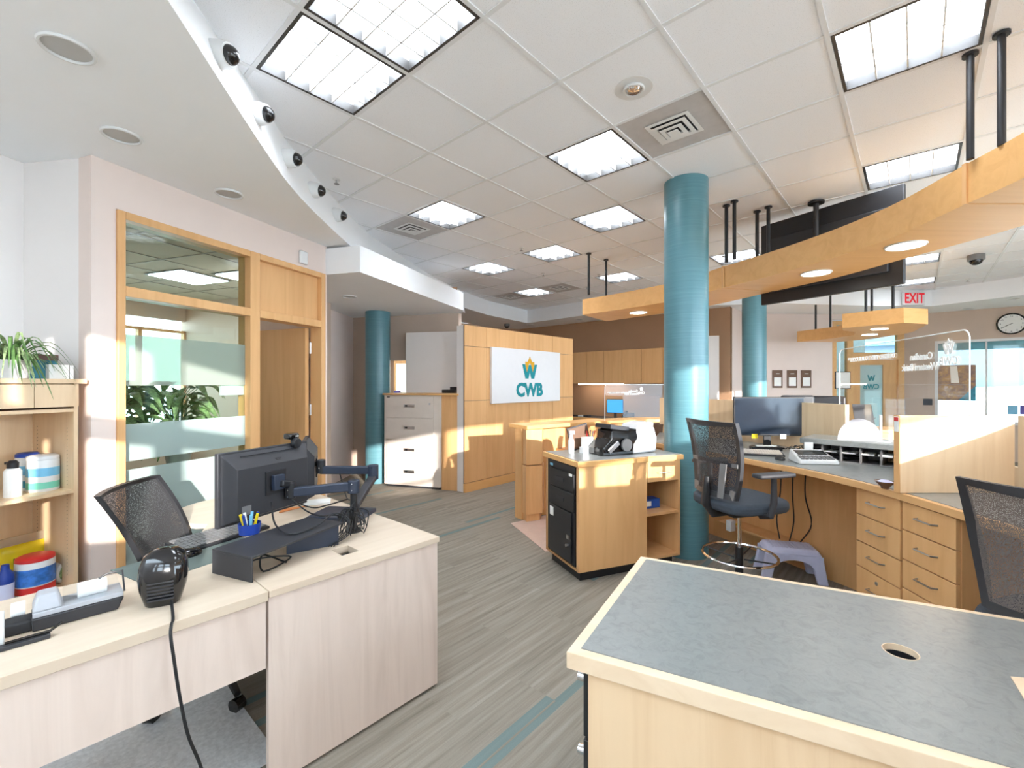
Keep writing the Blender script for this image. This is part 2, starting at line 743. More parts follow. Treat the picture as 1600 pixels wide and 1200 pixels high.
def grid(i, j, z=CZ):
    X, Y = GX0 + SI * i, GY0 + SJ * j
    c_, s_ = math.cos(YAW), math.sin(YAW)
    return (X * c_ + Y * s_, -X * s_ + Y * c_, z)


cm = MB()
for i in range(-10, 11):
    for j in range(-3, 23):
        if (i, j) in FIX or (i, j) in VENT:
            continue
        x, y = GX0 + SI * i, GY0 + SJ * j
        cm.box(x + 0.001, x + SI - 0.001, y + 0.001, y + SJ - 0.001, CZ, CZ + 0.02)
o = struct('ceiling', cm, M['ceil'])
o.rotation_euler = (0, 0, RG)
gm = MB()
for i in range(-10, 12):
    x = GX0 + SI * i
    gm.box(x - 0.012, x + 0.012, GY0 - 3 * SJ, GY0 + 23 * SJ, CZ - 0.006, CZ + 0.004)
for j in range(-3, 24):
    y = GY0 + SJ * j
    gm.box(GX0 - 10 * SI, GX0 + 11 * SI, y - 0.012, y + 0.012, CZ - 0.005, CZ + 0.0035)
o = gm.build('ceiling_grid', plain('painted ceiling bar', (232, 233, 234), 0.5, var=0.01), bpy.data.objects['ceiling'])

# slab above
sb = MB().box(-14, 3.15, -1, 18, 3.6, 3.7)
o = struct('trim_2', sb, M['soffit'])
o.rotation_euler = (0, 0, RG)

FLAB = {(1, 0): 'square ceiling light at the top left, left one of the touching pair', (2, 0): 'square ceiling light at the top left, right one of the touching pair',
        (2, 3): 'square ceiling light left of the big teal column beside the square air vent', (-1, 3): 'square ceiling light beside the vent nearest the row of eyeball spotlights',
        (1, 5): 'square ceiling light just left of the big teal column, lower one', (-1, 6): 'square ceiling light above the white sign wall, middle of the ceiling',
        (-3, 6): 'square ceiling light beyond the white box soffit corner', (-4, 9): 'farthest square ceiling light between two dark vents',
        (-1, 9): 'square ceiling light behind the left end of the curved wooden canopy', (2, 9): 'square ceiling light behind the hanging rods right of the big teal column',
        (5, 3): 'big square ceiling light at the top right edge of the photo', (5, 6): 'square ceiling light above the black hanging screen and canopy',
        (5, 12): 'square ceiling light right of the hanging screens lower end', (5, 15): 'square ceiling light just above the red exit sign',
        (5, 9): 'square ceiling light hidden above the curved wooden canopy', (2, -3): 'square ceiling light behind the camera', (5, 0): 'square ceiling light behind the camera to the right',
        (8, 3): 'square ceiling light behind the camera above the street windows', (8, 0): 'farthest square ceiling light behind the camera', (8, 6): 'square ceiling light above the canopy at the far right'}


def troffer(i, j):
    t_ = thing('ceiling_light', FLAB[(i, j)], 'ceiling light', grid(i, j), RG, 'recessed square louvered ceiling lights')
    g = 0.014
    fr = MB()
    x0, x1, y0, y1 = g, SI - g, g, SJ - g
    w = 0.016
    for a in ((x0, x1, y0, y0 + w), (x0, x1, y1 - w, y1), (x0, x0 + w, y0 + w, y1 - w), (x1 - w, x1, y0 + w, y1 - w)):
        fr.box(*a, -0.006, 0.05)
    fr.build('frame', M['lampframe'], t_)
    hs = MB()
    hs.box(x0 + w, x1 - w, y0 + w, y1 - w, 0.125, 0.13)
    hs.build('diffuser', M['tube'], t_)
    hb = MB()
    for a in ((x0, x1, y0, y0 + w), (x0, x1, y1 - w, y1), (x0, x0 + w, y0 + w, y1 - w), (x1 - w, x1, y0 + w, y1 - w)):
        hb.box(*a, 0.05, 0.14)
    hb.box(x0, x1, y0, y1, 0.14, 0.145)
    hb.build('housing', M['louver'], t_)
    lv = MB()
    X0, X1, Y0, Y1 = x0 + w, x1 - w, y0 + w, y1 - w
    n = 4
    for k in range(1, n):
        x = X0 + (X1 - X0) * k / n
        lv.hexa([(x - .004, Y0, 0), (x + .004, Y0, 0), (x + .004, Y1, 0), (x - .004, Y1, 0)], [(x - .0015, Y0, .07), (x + .0015, Y0, .07), (x + .0015, Y1, .07), (x - .0015, Y1, .07)])
        y = Y0 + (Y1 - Y0) * k / n
        lv.hexa([(X0, y - .004, 0), (X1, y - .004, 0), (X1, y + .004, 0), (X0, y + .004, 0)], [(X0, y - .0015, .069), (X1, y - .0015, .069), (X1, y + .0015, .069), (X0, y + .0015, .069)])
    lv.build('louver', M['louver'], t_)
    return t_


tr0 = troffer(*FIX[0])
for ij in FIX[1:]:
    dup(tr0, grid(*ij), RG, FLAB[ij])

VL = {(3, 3): 'square air vent left of the big teal column top', (-2, 3): 'square air vent beside the curved white soffit', (-3, 9): 'dark far vent right of the farthest ceiling light', (-5, 9): 'dark far vent left of the farthest ceiling light'}


def vent(i, j):
    t_ = thing('ceiling_vent', VL[(i, j)], 'air vent', grid(i, j), RG, 'square ceiling air vents')
    p = MB()
    p.box(.008, SI - .008, .008, SJ - .008, .004, .012)
    o_ = p.build('panel', plain('grey vent panel', (196, 192, 190), 0.5), t_)
    cx, cy = SI / 2, SJ / 2
    cone = MB()
    for k, (r, z) in enumerate(((.15, -.004), (.115, -.016), (.075, -.026))):
        w = .028
        for q in range(4):
            a = q * PI / 2
            cone.mat(T(cx, cy, z) @ RZ(a))
            cone.hexa([(-r, -r, 0), (r, -r, 0), (r - w, -r + w, .0), (-r + w, -r + w, .0)], [(-r, -r, .003), (r, -r, .003), (r - w, -r + w, .014), (-r + w, -r + w, .014)])
    cone.mat(T(cx, cy, 0)).box(-.035, .035, -.035, .035, -.034, -.03)
    cone.build('louver', M['louver'], t_)
    MB().mat(T(cx, cy, 0)).box(-.13, .13, -.13, .13, .0, .0038).build('throat', M['black'], t_)
    return t_


vt = vent(3, 3)
for ij in VENT[1:]:
    dup(vt, grid(*ij), RG, VL[ij])

# ---------------------------------------------------------------- soffits
lowc = resample([(-.9, .2), (-1.12, 1.1), (-1.27, 1.81), (-1.42, 2.51), (-1.53, 3.1), (-1.576, 3.64), (-1.6, 4.4), (-1.58, 5.2), (-1.47, 6.0), (-1.18, 7.56), (-.9, 8.7)], 44)
topc = resample([(-1.05, .2), (-1.3, 1.1), (-1.45, 1.95), (-1.56, 2.75), (-1.63, 3.2), (-1.68, 3.8), (-1.7, 4.6), (-1.68, 5.3), (-1.57, 6.0), (-1.27, 7.56), (-.98, 8.7)], 44)
sm = MB()
vs, fs = [], []
for i in range(44):
    vs += [(lowc[i][0], lowc[i][1], 2.85), (topc[i][0], topc[i][1], 3.249), (-5.5, lowc[i][1], 2.85)]
for i in range(43):
    a = 3 * i
    fs += [(a, a + 3, a + 4, a + 1), (a, a + 2, a + 5, a + 3)]
sm.add(vs, fs)
struct('trim_3', sm, M['soffit'])
# low box soffit
bx = [(-1.86, 4.50), (-1.48, 4.39), (-.72, 6.68), (-.80, 7.05), (-2.75, 7.75), (-2.75, 4.86)]
struct('trim_4', MB().prism(bx, 2.57, 2.829), M['soffit'])
# far ring soffit 2.945
ring = [(-1.27, 7.56), (-.95, 8.6), (-.5, 9.6), (.37, 10.85), (1.5, 9.67), (3.2, 8.5), (5.0, 8.2), (6.6, 8.45), (7.9, 8.5), (8.4, 7.43), (8.6, 6.3), (6.5, 3.97), (4.0, 1.18), (1.9, -1.2)]
outr = [(-2.5, 8.4), (-2.2, 9.4), (-1.0, 11.0), (.25, 13.2), (3.0, 12.5), (4.5, 10.5), (5.5, 10.6), (7.2, 10.6), (9.0, 10.6), (10.4, 8.4), (10.8, 7.6), (7.3, 3.65), (4.8, .85), (2.4, -1.8)]
rm = MB()
vs, fs = [], []
for a, b_ in zip(ring, outr):
    vs += [(a[0], a[1], 2.945), (a[0], a[1], 3.249), (b_[0], b_[1], 2.945)]
for i in range(len(ring) - 1):
    a = 3 * i
    fs += [(a, a + 3, a + 4, a + 1), (a, a + 2, a + 5, a + 3)]
rm.add(vs, fs)
struct('trim_5', rm, M['soffit'], smooth=False)


# ---------------------------------------------------------------- walls
def wall(name, p, q, z0, z1, mat, th=0.1, side=1):
    """wall face from p to q; thickness goes to the left of p->q when side=1"""
    d = Vector((q[0] - p[0], q[1] - p[1])).normalized()
    n = Vector((-d.y, d.x)) * th * side
    return MB().prism([p, q, (q[0] + n.x, q[1] + n.y), (p[0] + n.x, p[1] + n.y)], z0, z1)


WP = (-2.516, 2.697)                     # near corner of the glazed wall
WD = Vector((.342, .94)).normalized()
WN = Vector((-WD.y, WD.x))               # into the office


def W(t_, n=0.0):
    return (WP[0] + WD.x * t_ + WN.x * n, WP[1] + WD.y * t_ + WN.y * n)


RW = math.atan2(WD.y, WD.x)
L = 1.94
wl = MB()
wl.prism([W(0), W(.128), W(.128, .12), W(0, .12)], 0, 2.86)
wl.prism([W(.128), W(L), W(L, .12), W(.128, .12)], 2.575, 2.86)
wl.prism([W(1.90), W(L), W(L, .12), W(1.90, .12)], 0, 2.575)
struct('wall_left', wl, M['wall'])
w2 = MB()
w2.prism([W(0, .12), (-3.03, 2.80), (-3.03, 2.92), W(0.12, .12)], 0, 2.86)
w2.prism([(-3.03, 2.80), (-3.32, 1.4), (-3.44, 1.4), (-3.15, 2.9)], 0, 2.86)
w2.prism([(-3.32, 1.4), (-3.5, -1.1), (-3.62, -1.1), (-3.44, 1.4)], 0, 2.86)
struct('wall_alcove', w2, M['wallwhite'])
# rounded bullnose / passage walls past the office
w3 = MB()
w3.prism([W(L, .0), W(L, .12), (-3.0, 5.05), (-2.98, 4.93)], 0, 2.575)
w3.prism([(-2.72, 4.95), (-2.62, 7.5), (-2.74, 7.5), (-2.84, 4.95)], 0, 2.575)
struct('wall_passage', w3, M['wall'])
w4 = MB()
w4.prism([(-2.62, 7.45), (-1.97, 7.26), (-1.93, 7.38), (-2.58, 7.57)], 0, 2.9)
w4.prism([(-1.97, 7.26), (-1.60, 7.155), (-1.56, 7.275), (-1.93, 7.38)], 1.86, 2.9)
w4.prism([(-1.97, 7.26), (-1.60, 7.155), (-1.56, 7.275), (-1.93, 7.38)], 0, .95)
w4.prism([(-1.60, 7.155), (-.82, 6.93), (-.79, 7.05), (-1.56, 7.275)], 0, 2.9)
struct('wall_recess', w4, M['tan'])
w5 = MB()
w5.prism([(-.86, 7.08), (-1.35, 11.2), (-1.47, 11.2), (-.98, 7.1)], 0, 3.0)
w5.prism([(-1.35, 11.2), (.2, 12.06), (.15, 12.16), (-1.4, 11.3)], 0, 3.0)
BW0 = (.0, 12.24)
bw = lambda t_, n=0: (.27 - .746 * -t_ + .666 * n, 12.0 - .666 * t_ + .746 * n)   # n behind wall
w5.prism([bw(-.1), bw(5.18), bw(5.18, .12), bw(-.1, .12)], 0, 3.0)
struct('wall_back', w5, M['brown'])
w6 = MB()
w6.prism([bw(5.18), (4.9, 9.42), (4.8, 9.5), bw(5.18, .12)], 0, 3.0)
w6.prism([(4.9, 9.42), (6.72, 9.47), (6.72, 9.59), (4.8, 9.55)], 0, 3.0)
w6.prism([(6.72, 9.47), (8.38, 9.56), (8.38, 9.68), (6.72, 9.59)], 2.83, 3.0)
struct('wall_rear', w6, M['wall'])
RWD = Vector((.746, -.666))
rw = lambda t_, n=0: (8.38 + RWD.x * t_ + .666 * n, 9.56 + RWD.y * t_ + .746 * n)
WS, WE = .42, 2.95
w7 = MB()
w7.prism([rw(-.12), rw(WS), rw(WS, .14), rw(-.12, .14)], 0, 3.0)
w7.prism([rw(WS), rw(WE), rw(WE, .14), rw(WS, .14)], 2.36, 3.0)
w7.prism([rw(WS), rw(WE), rw(WE, .14), rw(WS, .14)], 0, .7)
w7.prism([rw(WE), rw(3.25), rw(3.25, .14), rw(WE, .14)], 0, 3.0)
struct('wall_right', w7, M['tan'])

# street side glazing behind the camera, along A
S0 = (.9, -3.5)
sd = lambda a, n=0: (S0[0] + AX[0] * a - BX[0] * n, S0[1] + AX[1] * a - BX[1] * n)
w8 = MB()
LEN = 14.75
A0 = 1.55
w8.prism([sd(A0), sd(LEN), sd(LEN, .15), sd(A0, .15)], 2.67, 3.3)
w8.prism([sd(A0), sd(LEN), sd(LEN, .15), sd(A0, .15)], 0, .35)
k = A0
while k < LEN:
    w8.prism([sd(k), sd(k + .07), sd(k + .07, .1), sd(k, .1)], .35, 2.67)
    k += 1.55
w8.prism([sd(A0), sd(LEN), sd(LEN, .05), sd(A0, .05)], 1.98, 2.02)
w8.prism([sd(10.2), sd(LEN), sd(LEN, .12), sd(10.2, .12)], .35, 2.67)  # solid infill added to block daylight at the far end
struct('wall_street', w8, M['wallwhite'])
w9 = MB()
XR = sd(A0)[0]
w9.prism([(XR, -1.1), sd(A0), (XR + .1, sd(A0)[1]), (XR + .1, -1.1)], 0, .9)
w9.prism([(-3.6, -1.2), (XR, -1.2), (XR, -1.1), (-3.6, -1.1)], 2.73, 3.3)
w9.prism([(-3.6, -1.2), (XR, -1.2), (XR, -1.1), (-3.6, -1.1)], 0, 1.47)
for xa, xb in ((-3.6, -.79), (-.70, -.52), (-.16, -.04), (.42, XR)):
    w9.prism([(xa, -1.2), (xb, -1.2), (xb, -1.1), (xa, -1.1)], 1.47, 2.73)
w9.prism([(-.79, -1.18), (.42, -1.18), (.42, -1.12), (-.79, -1.12)], 2.10, 2.24)
struct('wall_front', w9, M['wallwhite'])

# ---------------------------------------------------------------- glazed office front: window_1 and door_1
wf = thing('window_1', None, None, (WP[0], WP[1], 0), RW, kind='structure')
fr = MB()
fr.box(.13, .172, -.02, .12, 0, 2.57)          # left post
fr.box(1.06, 1.15, -.02, .12, 0, 2.57)         # middle post
fr.box(1.845, 1.90, -.02, .12, 0, 2.57)        # right post
fr.box(.172, 1.06, -.02, .12, 2.52, 2.57)
fr.box(1.15, 1.845, -.02, .12, 2.52, 2.57)
fr.box(.172, 1.06, -.02, .12, 2.035, 2.10)
fr.box(1.15, 1.845, -.02, .12, 2.035, 2.10)
fr.box(.172, 1.06, -.02, .12, 0, .09)
fr.build('window_frame', M['maple'], wf, bev=.003)
MB().box(.172, 1.06, .045, .053, 2.10, 2.52).build('transom_pane', M['glass'], wf)
MB().box(.172, 1.06, .045, .053, .09, 2.035).build('pane', M['glass'], wf)
MB().box(.173, 1.059, .040, .043, 1.47, 1.80).build('frosted_film', M['frost2'], wf)
MB().box(.173, 1.059, .040, .043, .98, 1.22).build('frosted_film', M['frost'], wf)
MB().box(.173, 1.059, .040, .043, .10, .925).build('frosted_film', M['frost'], wf)
MB().box(1.15, 1.845, .03, .06, 2.10, 2.52).build('transom_panel', M['maple'], wf)
dr = thing('door_1', None, None, (*W(1.835, .13), 0), RW + R(88), kind='structure')
dl = MB().box(0, .90, .0, .045, .01, 2.03).build('door_leaf', M['maple'], dr, bev=.002)
for z in (.3, 1.17, 1.78):
    h = MB()
    h.cyl(.009, z, z + .11, 10, -.012, -.012)
    h.box(-.012, .04, -.008, -.001, z, z + .11)
    h.build('hinge', M['steel'], dr)
hd = MB().tube([(.84, -.001, 1.0), (.84, -.06, 1.0), (.72, -.06, 1.0)], .009)
hd.cyl(.001, 0, .001)
hd.build('door_handle', M['steel'], dr)
o = MB().box(-.045, .045, -.03, 0, 0, .12).build('door_chime', M['white'], bev=.01)
place(tag(o, 'small white sensor box on the wall above the office door frame', 'sensor'), (*W(1.62), 2.60), RW)

# office behind the glass
of = MB()
OA, OB, OC, OD = W(-.3, .125), W(-.3, 3.9), W(3.4, 3.9), W(3.4, .4)
def wseg(mb, p, q, th, z0, z1):
    d = Vector((q[0] - p[0], q[1] - p[1])).normalized()
    n = Vector((-d.y, d.x)) * th
    mb.prism([p, q, (q[0] + n.x, q[1] + n.y), (p[0] + n.x, p[1] + n.y)], z0, z1)
wseg(of, W(.03, .13), W(.03, 3.9), -.1, 0, 2.75)
wseg(of, W(.0, 3.9), W(1.3, 3.9), .1, 0, 2.75)
wseg(of, W(1.3, 3.9), W(3.2, 3.9), .1, 0, .75)
wseg(of, W(1.3, 3.9), W(3.2, 3.9), .1, 2.45, 2.75)
wseg(of, W(3.2, 4.0), W(3.2, 1.2), .1, 0, 2.75)
wseg(of, W(3.2, 1.2), W(2.1, .9), .1, 0, 2.75)
struct('wall_office', of, M['tan'])
oc = MB().prism([W(.0, .12), W(.0, 4.1), W(3.3, 4.1), W(3.3, .9), W(1.9, .12)], 2.75, 2.77)
struct('trim_6', oc, plain('office ceiling', (214, 206, 190), 0.8, var=0.01))
og = MB()
for k in range(5):
    og.prism([W(.2 + .61 * k, 1.0 if k > 2 else .13), W(.215 + .61 * k, 1.0 if k > 2 else .13), W(.215 + .61 * k, 3.9), W(.2 + .61 * k, 3.9)], 2.744, 2.75)
for k in range(6):
    og.prism([W(.03, .4 + .61 * k), W(1.9 if k < 1 else 3.2, .4 + .61 * k), W(1.9 if k < 1 else 3.2, .415 + .61 * k), W(.03, .415 + .61 * k)], 2.743, 2.749)
struct('trim_7', og, plain('office ceiling bar', (176, 170, 158), 0.5))
t_ = thing('office_light', 'recessed ceiling light seen through the upper office window', 'ceiling light', (*W(1.74, 1.83), 2.742), RW)
MB().box(0, .61, 0, .61, -.004, -.001).build('frame', M['lampframe'], t_)
MB().box(.03, .58, .03, .58, -.012, -.004).build('diffuser', M['tube'], t_)
for k in range(5):
    MB().box(.03 + .11 * k, .04 + .11 * k, .03, .58, -.02, -.013).build('louver', M['louver'], t_)
for k, (a_, n_) in enumerate(((2.0, 1.1), (1.0, 3.1))):  # extra hidden lamps added to brighten the office
    t_ = thing('office_light', ['recessed office ceiling light behind the wooden panel over the door', 'recessed office ceiling light deeper in the room'][k], 'ceiling light', (*W(a_, n_), 2.742), RW)
    MB().box(0, .61, 0, .61, -.004, -.001).build('frame', M['lampframe'], t_)
    MB().box(.03, .58, .03, .58, -.012, -.004).build('diffuser', M['tube'], t_)
# office rear windows and shade
wo = thing('window_2', None, None, (*W(1.3, 3.9), 0), RW, kind='structure')
fr = MB()
for k in range(4):
    fr.box(k * .63 - .02, k * .63 + .03, .0, .07, .75, 2.3)
fr.box(0, 1.9, 0, .07, .74, .8)
fr.box(0, 1.9, 0, .07, 2.26, 2.3)
fr.build('window_frame', M['maple'], wo)
MB().box(0, 1.9, .03, .036, .8, 2.26).build('pane', M['glass'], wo)

# office plants on a ledge behind the glass
t_ = thing('filing_credenza', 'low dark cabinet carrying plants behind the office glass', 'cabinet', (*W(.55, .75), 0), RW)
MB().box(-.35, .75, -.2, .2, 0, .72).build('body', M['dark'], t_, bev=.004)
MB().box(-.33, .18, -.212, -.201, .04, .70).build('door', M['dark'], t_)
MB().box(.20, .73, -.212, -.201, .04, .70).build('door', M['dark'], t_)


def leafy(name, label, loc, n, spread, hgt, lw, mat, seed, potm, potr=.1):
    rd = random.Random(seed)
    t_ = thing(name, label, 'potted plant', loc)
    MB().lathe([(potr * .75, 0), (potr, .16), (potr * .95, .16), (potr * .9, .14), (0.0, .14)], 20).build('pot', potm, t_)
    st, lf = MB(), MB()
    for k in range(n):
        a = rd.uniform(0, 2 * PI)
        r_ = rd.uniform(.3, 1) * spread
        h_ = .16 + rd.uniform(.25, 1) * hgt
        tip = Vector((math.cos(a) * r_, math.sin(a) * r_, h_))
        mid = Vector((math.cos(a) * r_ * .4, math.sin(a) * r_ * .4, h_ * .8 + .05))
        st.tube([(0, 0, .12), mid, tip], .003, 5)
        d = Vector((math.cos(a), math.sin(a), 0))
        side = d.cross(Vector((0, 0, 1)))
        ln = lw * 2.1
        drop = rd.uniform(.4, 1.0)
        pts = [tip + d * (ln * q) + Vector((0, 0, .15 * ln * math.sin(q * PI) - drop * ln * q * q)) for q in (0, .2, .4, .6, .8, 1.0)]
        lf.ribbon(pts, lw * .55, side)
    st.build('stem', M['green'], t_)
    lf.build('leaves', mat, t_)
    return t_


leafy('potted_plant', 'broad-leaved green plant behind the office glass, nearest the left post', (*W(.46, .70), .72), 80, .22, .62, .10, M['greenl'], 3, M['brownbox'])
leafy('potted_plant', 'broad-leaved green plant behind the office glass, toward the middle post', (*W(1.06, .84), .72), 74, .22, .62, .095, M['greenl'], 5, M['white'])
t_ = thing('office_chair', 'dark chair silhouette inside the glazed office', 'chair', (*W(.9, 1.7), 0), 1.0)
MB().box(-.23, .23, -.23, .23, .42, .5).build('seat', M['black'], t_, bev=.03)
MB().box(-.22, .22, .2, .26, .55, 1.0).build('backrest', M['black'], t_, bev=.03)
for sx in (-1, 1):
    for sy in (-1, 1):
        MB().tube([(sx * .19, sy * .19, .42), (sx * .22, sy * .22, 0)], .012).build('leg', M['steel'], t_)
o = MB().box(-.16, .16, -.01, .01, -.04, .04).build('room_sign', M['white'], bev=.002)
place(tag(o, 'narrow white name plate seen through the frosted office glass', 'sign'), (*W(1.02, .035 + .03), 1.43), RW)


# ---------------------------------------------------------------- columns
def column(name, label, x, y, r, z1):
    o_ = MB().lathe([(r, 0), (r, z1)], 64).build(name, M['column'])
    return place(tag(o_, label, 'column', 'teal round columns'), (x, y, 0))


column('round_column', 'big brushed teal round column between the island cabinet and the mesh chair', 1.53, 3.97, .184, CZ)
column('round_column', 'teal round column beside the cream filing cabinet', -2.04, 6.86, .182, 2.57)
column('round_column', 'dark teal round column behind the teller monitor', 3.97, 7.4, .18, 2.94)

# ---------------------------------------------------------------- curved hanging canopy
cin = resample([(1.0, 6.41), (1.45, 5.93), (1.84, 5.42), (2.03, 5.02), (2.16, 4.62)], 12)
cout = resample([(1.48, 7.07), (2.0, 6.42), (2.4, 5.85), (2.62, 5.3), (2.77, 4.80)], 12)
cin2 = resample([(2.165, 4.61), (2.34, 4.13), (2.5, 3.53), (2.55, 3.0), (2.48, 2.47)], 16)
cout2 = resample([(2.775, 4.79), (3.0, 4.15), (3.08, 3.55), (3.16, 3.0), (3.18, 2.47)], 16)
cin3 = resample([(2.478, 2.455), (2.44, 2.15), (2.3, 1.6), (2.0, 1.0), (1.6, .5)], 12)
cout3 = resample([(3.18, 2.455), (3.12, 2.0), (2.95, 1.35), (2.6, .65), (2.1, .1)], 12)
CB, CT = 2.463, 2.68
t_ = thing('hanging_canopy', 'long curved maple canopy with round downlights hanging over the teller counter', 'canopy', (2.4, 4, CB))
for a, b_ in ((cin, cout), (cin2, cout2), (cin3, cout3)):
    a = [(p[0] - 2.4, p[1] - 4) for p in a]
    b_ = [(p[0] - 2.4, p[1] - 4) for p in b_]
    MB().strip(a, b_, 0, CT - CB).build('canopy_section', M['mapleh'], t_)
for (x, y) in ((2.16, 4.615), (2.478, 2.463)):
    MB().box(x - 2.4 - .012, x - 2.4 + .003, y - 4 - .012, y - 4 + .012, -.004, CT - CB + .002).build('joint_cover', M['maple'], t_)
for (px, py) in ((1415, 383), (1275, 426), (997, 488)):
    x, y = at(px, py, CB)
    q = MB().cyl(.105, -.004, .001, 32, x - 2.4, y - 4)
    d_ = q.build('downlight', M['disc'], t_)
    rg_ = MB()
    rg_.mat(T(x - 2.4, y - 4, -.004)).torus(.113, .008, 0, 36, 6)
    rg_.build('downlight_ring', M['white'], t_)
rods = [(920, 395), (947, 405), (1135, 320), (1147.5, 313), (1183, 329), (1200.5, 322), (1516, 82), (1565, 50)]
for i, (px, py) in enumerate(rods):
    x, y = at(px, py, CZ)
    if i >= 6:
        pass
    q = MB().cyl(.017, CT - CB, CZ - CB - .006, 12, x - 2.4, y - 4)
    q.cyl(.034, CZ - CB - .02, CZ - CB - .006, 12, x - 2.4, y - 4)
    q.build('hanging_rod', M['black'], t_)

# hanging screens behind the canopy
def hung_screen(label, p, q, z0, z1, n):
    d = Vector((q[0] - p[0], q[1] - p[1]))
    ln = d.length
    t_ = thing('television', label, 'television', (p[0], p[1], z0), math.atan2(d.y, d.x), 'black hanging televisions')
    MB().box(0, ln, 0, .05, 0, z1 - z0).build('casing', M['black'], t_, bev=.006)
    MB().box(.1, ln - .1, -.035, -.001, .12, z1 - z0 - .18).build('rear_housing', M['dark'], t_, bev=.006)
    MB().box(ln / 2 - .14, ln / 2 + .14, -.07, -.036, .2, .5).build('bracket', M['black'], t_)
    g = MB().tube([(ln / 2 - .02, -.1, .35), (ln / 2 - .02, -.1, CZ - z0 - .01)], .024, 12)
    g.mat(T(ln / 2 - .02, -.1, CZ - z0 - .03)).cyl(.07, 0, .02, 20)
    g.build('ceiling_pole', M['black'], t_)
    MB().box(.02, ln - .02, .051, .053, .02, z1 - z0 - .02).build('screen', M['screen'], t_)
    return t_


hung_screen('black television hung behind the curved canopy, its back toward the room', (2.72, 4.93), (3.35, 3.86), 2.34, 3.2, 2)

# second canopy at the back
t_ = thing('hanging_canopy', 'small curved wooden canopy hanging near the rear entrance door', 'canopy', (5.3, 7.0, 2.28))
poly = [(4.72, 6.45), (5.12, 5.90), (5.55, 6.02), (6.2, 7.0), (6.4, 8.0), (6.2, 8.6), (5.42, 8.58), (5.62, 7.95), (5.6, 7.4), (5.3, 6.95), (4.95, 6.75)]
MB().prism([(x - 5.3, y - 7) for x, y in poly], 0, .2).build('canopy_section', M['mapleh'], t_)
for (px, py) in ((1374, 514), (1359, 523)):
    x, y = at(px, py, 2.28)
    MB().cyl(.1, -.004, .001, 28, x - 5.3, y - 7).build('downlight', M['disc'], t_)
for (x, y) in ((4.9, 6.25), (5.15, 6.1), (5.62, 8.35), (5.75, 8.15), (5.5, 6.9)):
    q = MB().cyl(.017, .2, 3.249 - 2.28 if y < 8.2 else 2.945 - 2.28, 10, x - 5.3, y - 7)
    q.build('hanging_rod', M['black'], t_)

# ---------------------------------------------------------------- ceiling gadgets
EL = ['eyeball spotlight nearest the top of the photo on the curved soffit', 'second eyeball spotlight down the curved soffit', 'third eyeball spotlight, middle of the curved soffit row',
      'fourth eyeball spotlight down the curved soffit', 'farthest eyeball spotlight of the curved soffit row']
EP = [(-1.39, 2.15, -.55), (-1.47, 2.62, -.45), (-1.55, 3.14, -.3), (-1.60, 3.65, -.2), (-1.625, 4.19, -.1)]


def eyeball(i):
    x, y, a = EP[i]
    t_ = thing('spotlight', EL[i], 'spotlight', (x, y, 3.05), a * .3, 'eyeball spotlights on the curved soffit')
    Mx = RY(R(100))
    MB().mat(Mx).lathe([(.0, -.03), (.062, -.03), (.062, .01), (.052, .055), (.045, .055), (.0, .045)], 28).build('housing', M['white'], t_)
    pts = [(.044 * math.cos(k * PI / 12), .05 + .044 * math.sin(k * PI / 12)) for k in range(7)]
    pts[-1] = (0, pts[-1][1])
    MB().mat(Mx).lathe([(0.0, .046)] + pts, 24).build('lens', M['blackg'], t_)
    return t_


e0 = eyeball(0)
for i in range(1, 5):
    dup(e0, (EP[i][0], EP[i][1], 3.05), EP[i][2] * .3, EL[i])

for k, (px, py, z, lb) in enumerate(((358, 302, 2.85, 'recessed can light in the white soffit above the office window'), (190, 211, 2.85, 'recessed can light in the white soffit at the top left'),
                                     (546, 463, 2.57, 'recessed can light under the low white box soffit'), (105, 75, 2.85, 'recessed can light in the white soffit in the top left corner'))):
    x, y = at(px, py, z)
    t_ = thing('can_light', lb, 'ceiling light', (x, y, z - .001), 0, 'recessed round can lights')
    MB().mat(T(0, 0, -.004)).torus(.085, .008, 0, 36, 6).build('trim_ring', M['white'], t_)
    MB().lathe([(.082, -.001), (.03, -.002), (0, -.0025)], 28).build('reflector', M['can'], t_)

x, y = at(990, 138, CZ)
t_ = thing('ceiling_speaker', 'round white recessed speaker with a chrome grille in the tiled ceiling', 'speaker', (x, y, CZ - .001))
MB().lathe([(.0, -.002), (.11, -.002), (.112, 0), (.0, 0)], 36).build('plate', M['white'], t_)
MB().mat(T(0, 0, -.008)).torus(.056, .009, 0, 32, 6).build('ring', M['white'], t_)
MB().lathe([(.05, -.003), (.035, -.02), (0, -.024)], 24).build('lens', M['chrome'], t_)

SPK = [(526, 280), (849, 427), (815, 387), (917, 448), (936, 428), (1512, 436), (1130, 396)]
SL = ['fire sprinkler head beside the curved soffit', 'fire sprinkler head below the middle ceiling light', 'fire sprinkler head left of the middle ceiling light', 'fire sprinkler head near the canopy left rods',
      'fire sprinkler head behind the canopy left rods', 'fire sprinkler head near the exit sign', 'fire sprinkler head right of the big teal column']


def sprinkler(px, py, lb):
    x, y = at(px, py, CZ)
    t_ = thing('sprinkler', lb, 'sprinkler', (x, y, CZ - .001), 0, 'ceiling fire sprinklers')
    MB().lathe([(.035, 0), (.03, -.006), (.0, -.008)], 20).build('plate', M['white'], t_)
    MB().cyl(.008, -.04, -.008, 10).build('stem', M['steel'], t_)
    MB().lathe([(.022, -.042), (.022, -.04), (0, -.04)], 14).build('deflector', M['grey'], t_)
    return t_


s0 = sprinkler(*SPK[0], SL[0])
for (px, py), lb in list(zip(SPK, SL))[1:]:
    dup(s0, (*at(px, py, CZ), CZ - .001), 0, lb)


